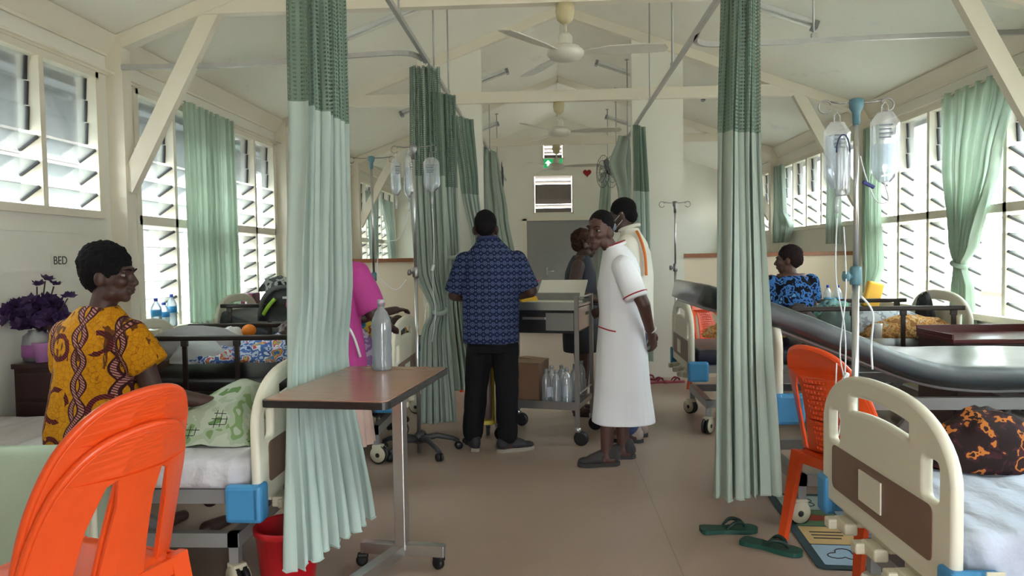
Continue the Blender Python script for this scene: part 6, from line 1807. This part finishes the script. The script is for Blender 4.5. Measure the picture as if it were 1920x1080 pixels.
top = MB(); top.loft([(0, -.005, .74, .225, .18), (0, -.005, .86, .215, .17), (0, -.005, 1.02, .19, .145), (0, -.008, 1.2, .195, .14), (0, -.006, 1.33, .175, .11), (0, 0, 1.4, .115, .08), (0, .01, 1.435, .075, .065)], 28)
sleeve(top, (.18, 0, 1.31), (.268, .03, 1.09), .08, .085); sleeve(top, (-.18, 0, 1.31), (-.24, .04, 1.1), .08, .085)
remesh(top, 'pink_tunic', M_PINK, P, .008, 5, wrinkle(.008, 9, .6, 44))
sk = MB()
def pleat(u, v):
    a = 2 * PI * u; r = (1 + .05 * math.sin(a * 17) * v); k = .19 + .045 * v
    return Vector((k * 1.05 * r * math.cos(a), k * .9 * r * math.sin(a), .80 - v * .52))
sk.grid(pleat, 120, 12, closed_u=True); sk.obj('pleated_skirt', plain('pale_pink_skirt', S(206, 176, 168), .85), P)
ln = MB(); ln.tube(bez([(.02, .1, 1.40), (.1, -.02, 1.43), (.16, -.13, 1.33), (.19, -.15, 1.2)], 5), .006, 6); ln.tube(bez([(.0, -.165, 1.18), (.1, -.16, 1.1), (.2, -.12, .98), (.225, -.06, .82)], 5), .008, 6); ln.obj('white_apron_tape', M_WHITEP, P)
for s, ay in ((-1, .05), (1, -.03)):
    sd = MB().plate([(s * .11 + .042 * math.cos(a), ay + .05 + .125 * math.sin(a)) for a in [2 * PI * i / 18 for i in range(18)]], .001, .022).obj('sandal', M_BLACKP, P)
    MB().tube([(s * .11 - .045, ay - .0, .03), (s * .11 - .03, ay - .05, .07), (s * .11, ay - .068, .075), (s * .11 + .03, ay - .05, .07), (s * .11 + .045, ay, .03)], .006, 6).obj('heel_strap', M_BLACKP, sd)

# ---------------------------------------------------------------- woman in blue print on the right bed, back turned
P = thing('person', 'woman in blue printed dress sitting with back turned, right side', 'person', (2.06, 6.43, 0), R(6))
body = MB()
body.loft([(0, .02, .78, .18, .14), (0, 0, .9, .16, .12), (0, -.01, 1.05, .15, .105), (0, 0, 1.15, .15, .09), (0, 0, 1.22, .12, .065)])
body.cap((0, .0, 1.19), (-.01, .02, 1.27), .055, .052)
HM = head(body, (-.015, .03, 1.335), 62, -4, 0, .98)
for s in (-1, 1):
    limb(body, [(s * .175, 0, 1.16), (s * .2, .05, .93), (s * .12, .25, .86)], [.055, .045, .03]); hand(body, (s * .12, .25, .86), (-s * .3, .8, 0), (0, 0, -1), (-s, 0, 0), .4)
    limb(body, [(s * .09, .08, .80), (s * .11, .45, .78), (s * .11, .47, .4)], [.09, .07, .05]); foot(body, (s * .11, .47, .3), 0)
remesh(body, 'body', M_SKIN2, P, .0065, 3)
face_bits(P, HM)
hair(P, HM, plain('dark_brown_hair', S(40, 30, 30), .85, bump=.4, nscale=60, spec=.15), (.086, .102, .092), (0, -.026, .046), amp=.007, bun=((0, -.08, .0), (.06, .05, .06)))
M_BLUEPR = fabric_mat('blue_black_print', [(0, S(16, 18, 28)), (.45, S(60, 110, 176)), (.56, S(20, 26, 60)), (.64, S(96, 150, 200))], 17)
top = MB(); top.loft([(0, .02, .76, .22, .19), (0, 0, .88, .205, .165), (0, -.01, 1.02, .185, .135), (0, -.012, 1.12, .178, .118), (0, -.006, 1.18, .14, .09), (0, 0, 1.205, .11, .075)], 28)
sleeve(top, (.165, 0, 1.14), (.205, .03, .99), .075, .078); sleeve(top, (-.165, 0, 1.14), (-.205, .03, .99), .075, .078)
remesh(top, 'printed_dress', M_BLUEPR, P, .009, 5, wrinkle(.007, 10, .6, 52))

# ---------------------------------------------------------------- patient lying on the second left bed, mostly hidden
P = thing('person', 'patient in colourful clothes lying on bed beyond the bottle', 'person', (-1.36, 5.5, .70), R(96))
body = MB()
body.ell((0, .15, .14), (.19, .3, .12)); body.ell((0, -.06, .12), (.17, .18, .11)); body.cap((0, .42, .15), (0, .5, .17), .055, .05)
HM = head(body, (0, .57, .14), 0, 80, 0, 1.0)
limb(body, [(-.2, .32, .18), (-.27, .02, .28), (-.12, -.2, .32)], [.05, .042, .03]); hand(body, (-.12, -.2, .32), (.6, -.5, 0), (0, 0, -1), (.5, .6, 0), .4)
limb(body, [(.2, .32, .16), (.25, .05, .14), (.2, -.2, .12)], [.05, .042, .03]); hand(body, (.2, -.2, .12), (0, -1, 0), (0, 0, -1), (-1, 0, 0), .3)
for s in (-1, 1): limb(body, [(s * .09, -.2, .12), (s * .1, -.2, .22), (s * .1, -.16, .07)], [.07, .05, .04])
remesh(body, 'body', M_SKIN, P, .008, 3)
hair(P, HM, M_HAIR, amp=.006)
M_PAT = fabric_mat('colourful_print', [(0, S(30, 60, 90)), (.44, S(50, 100, 130)), (.52, S(186, 160, 60)), (.6, S(150, 60, 60)), (.66, S(190, 180, 160))], 12)
top = MB(); top.ell((0, .14, .15), (.215, .32, .145)); top.ell((0, -.08, .14), (.2, .2, .14)); sleeve(top, (-.19, .3, .18), (-.24, .12, .24), .07, .07); sleeve(top, (.19, .3, .17), (.23, .14, .15), .07, .07)
remesh(top, 'printed_clothes', M_PAT, P, .01, 4, wrinkle(.008, 9, .6, 60))
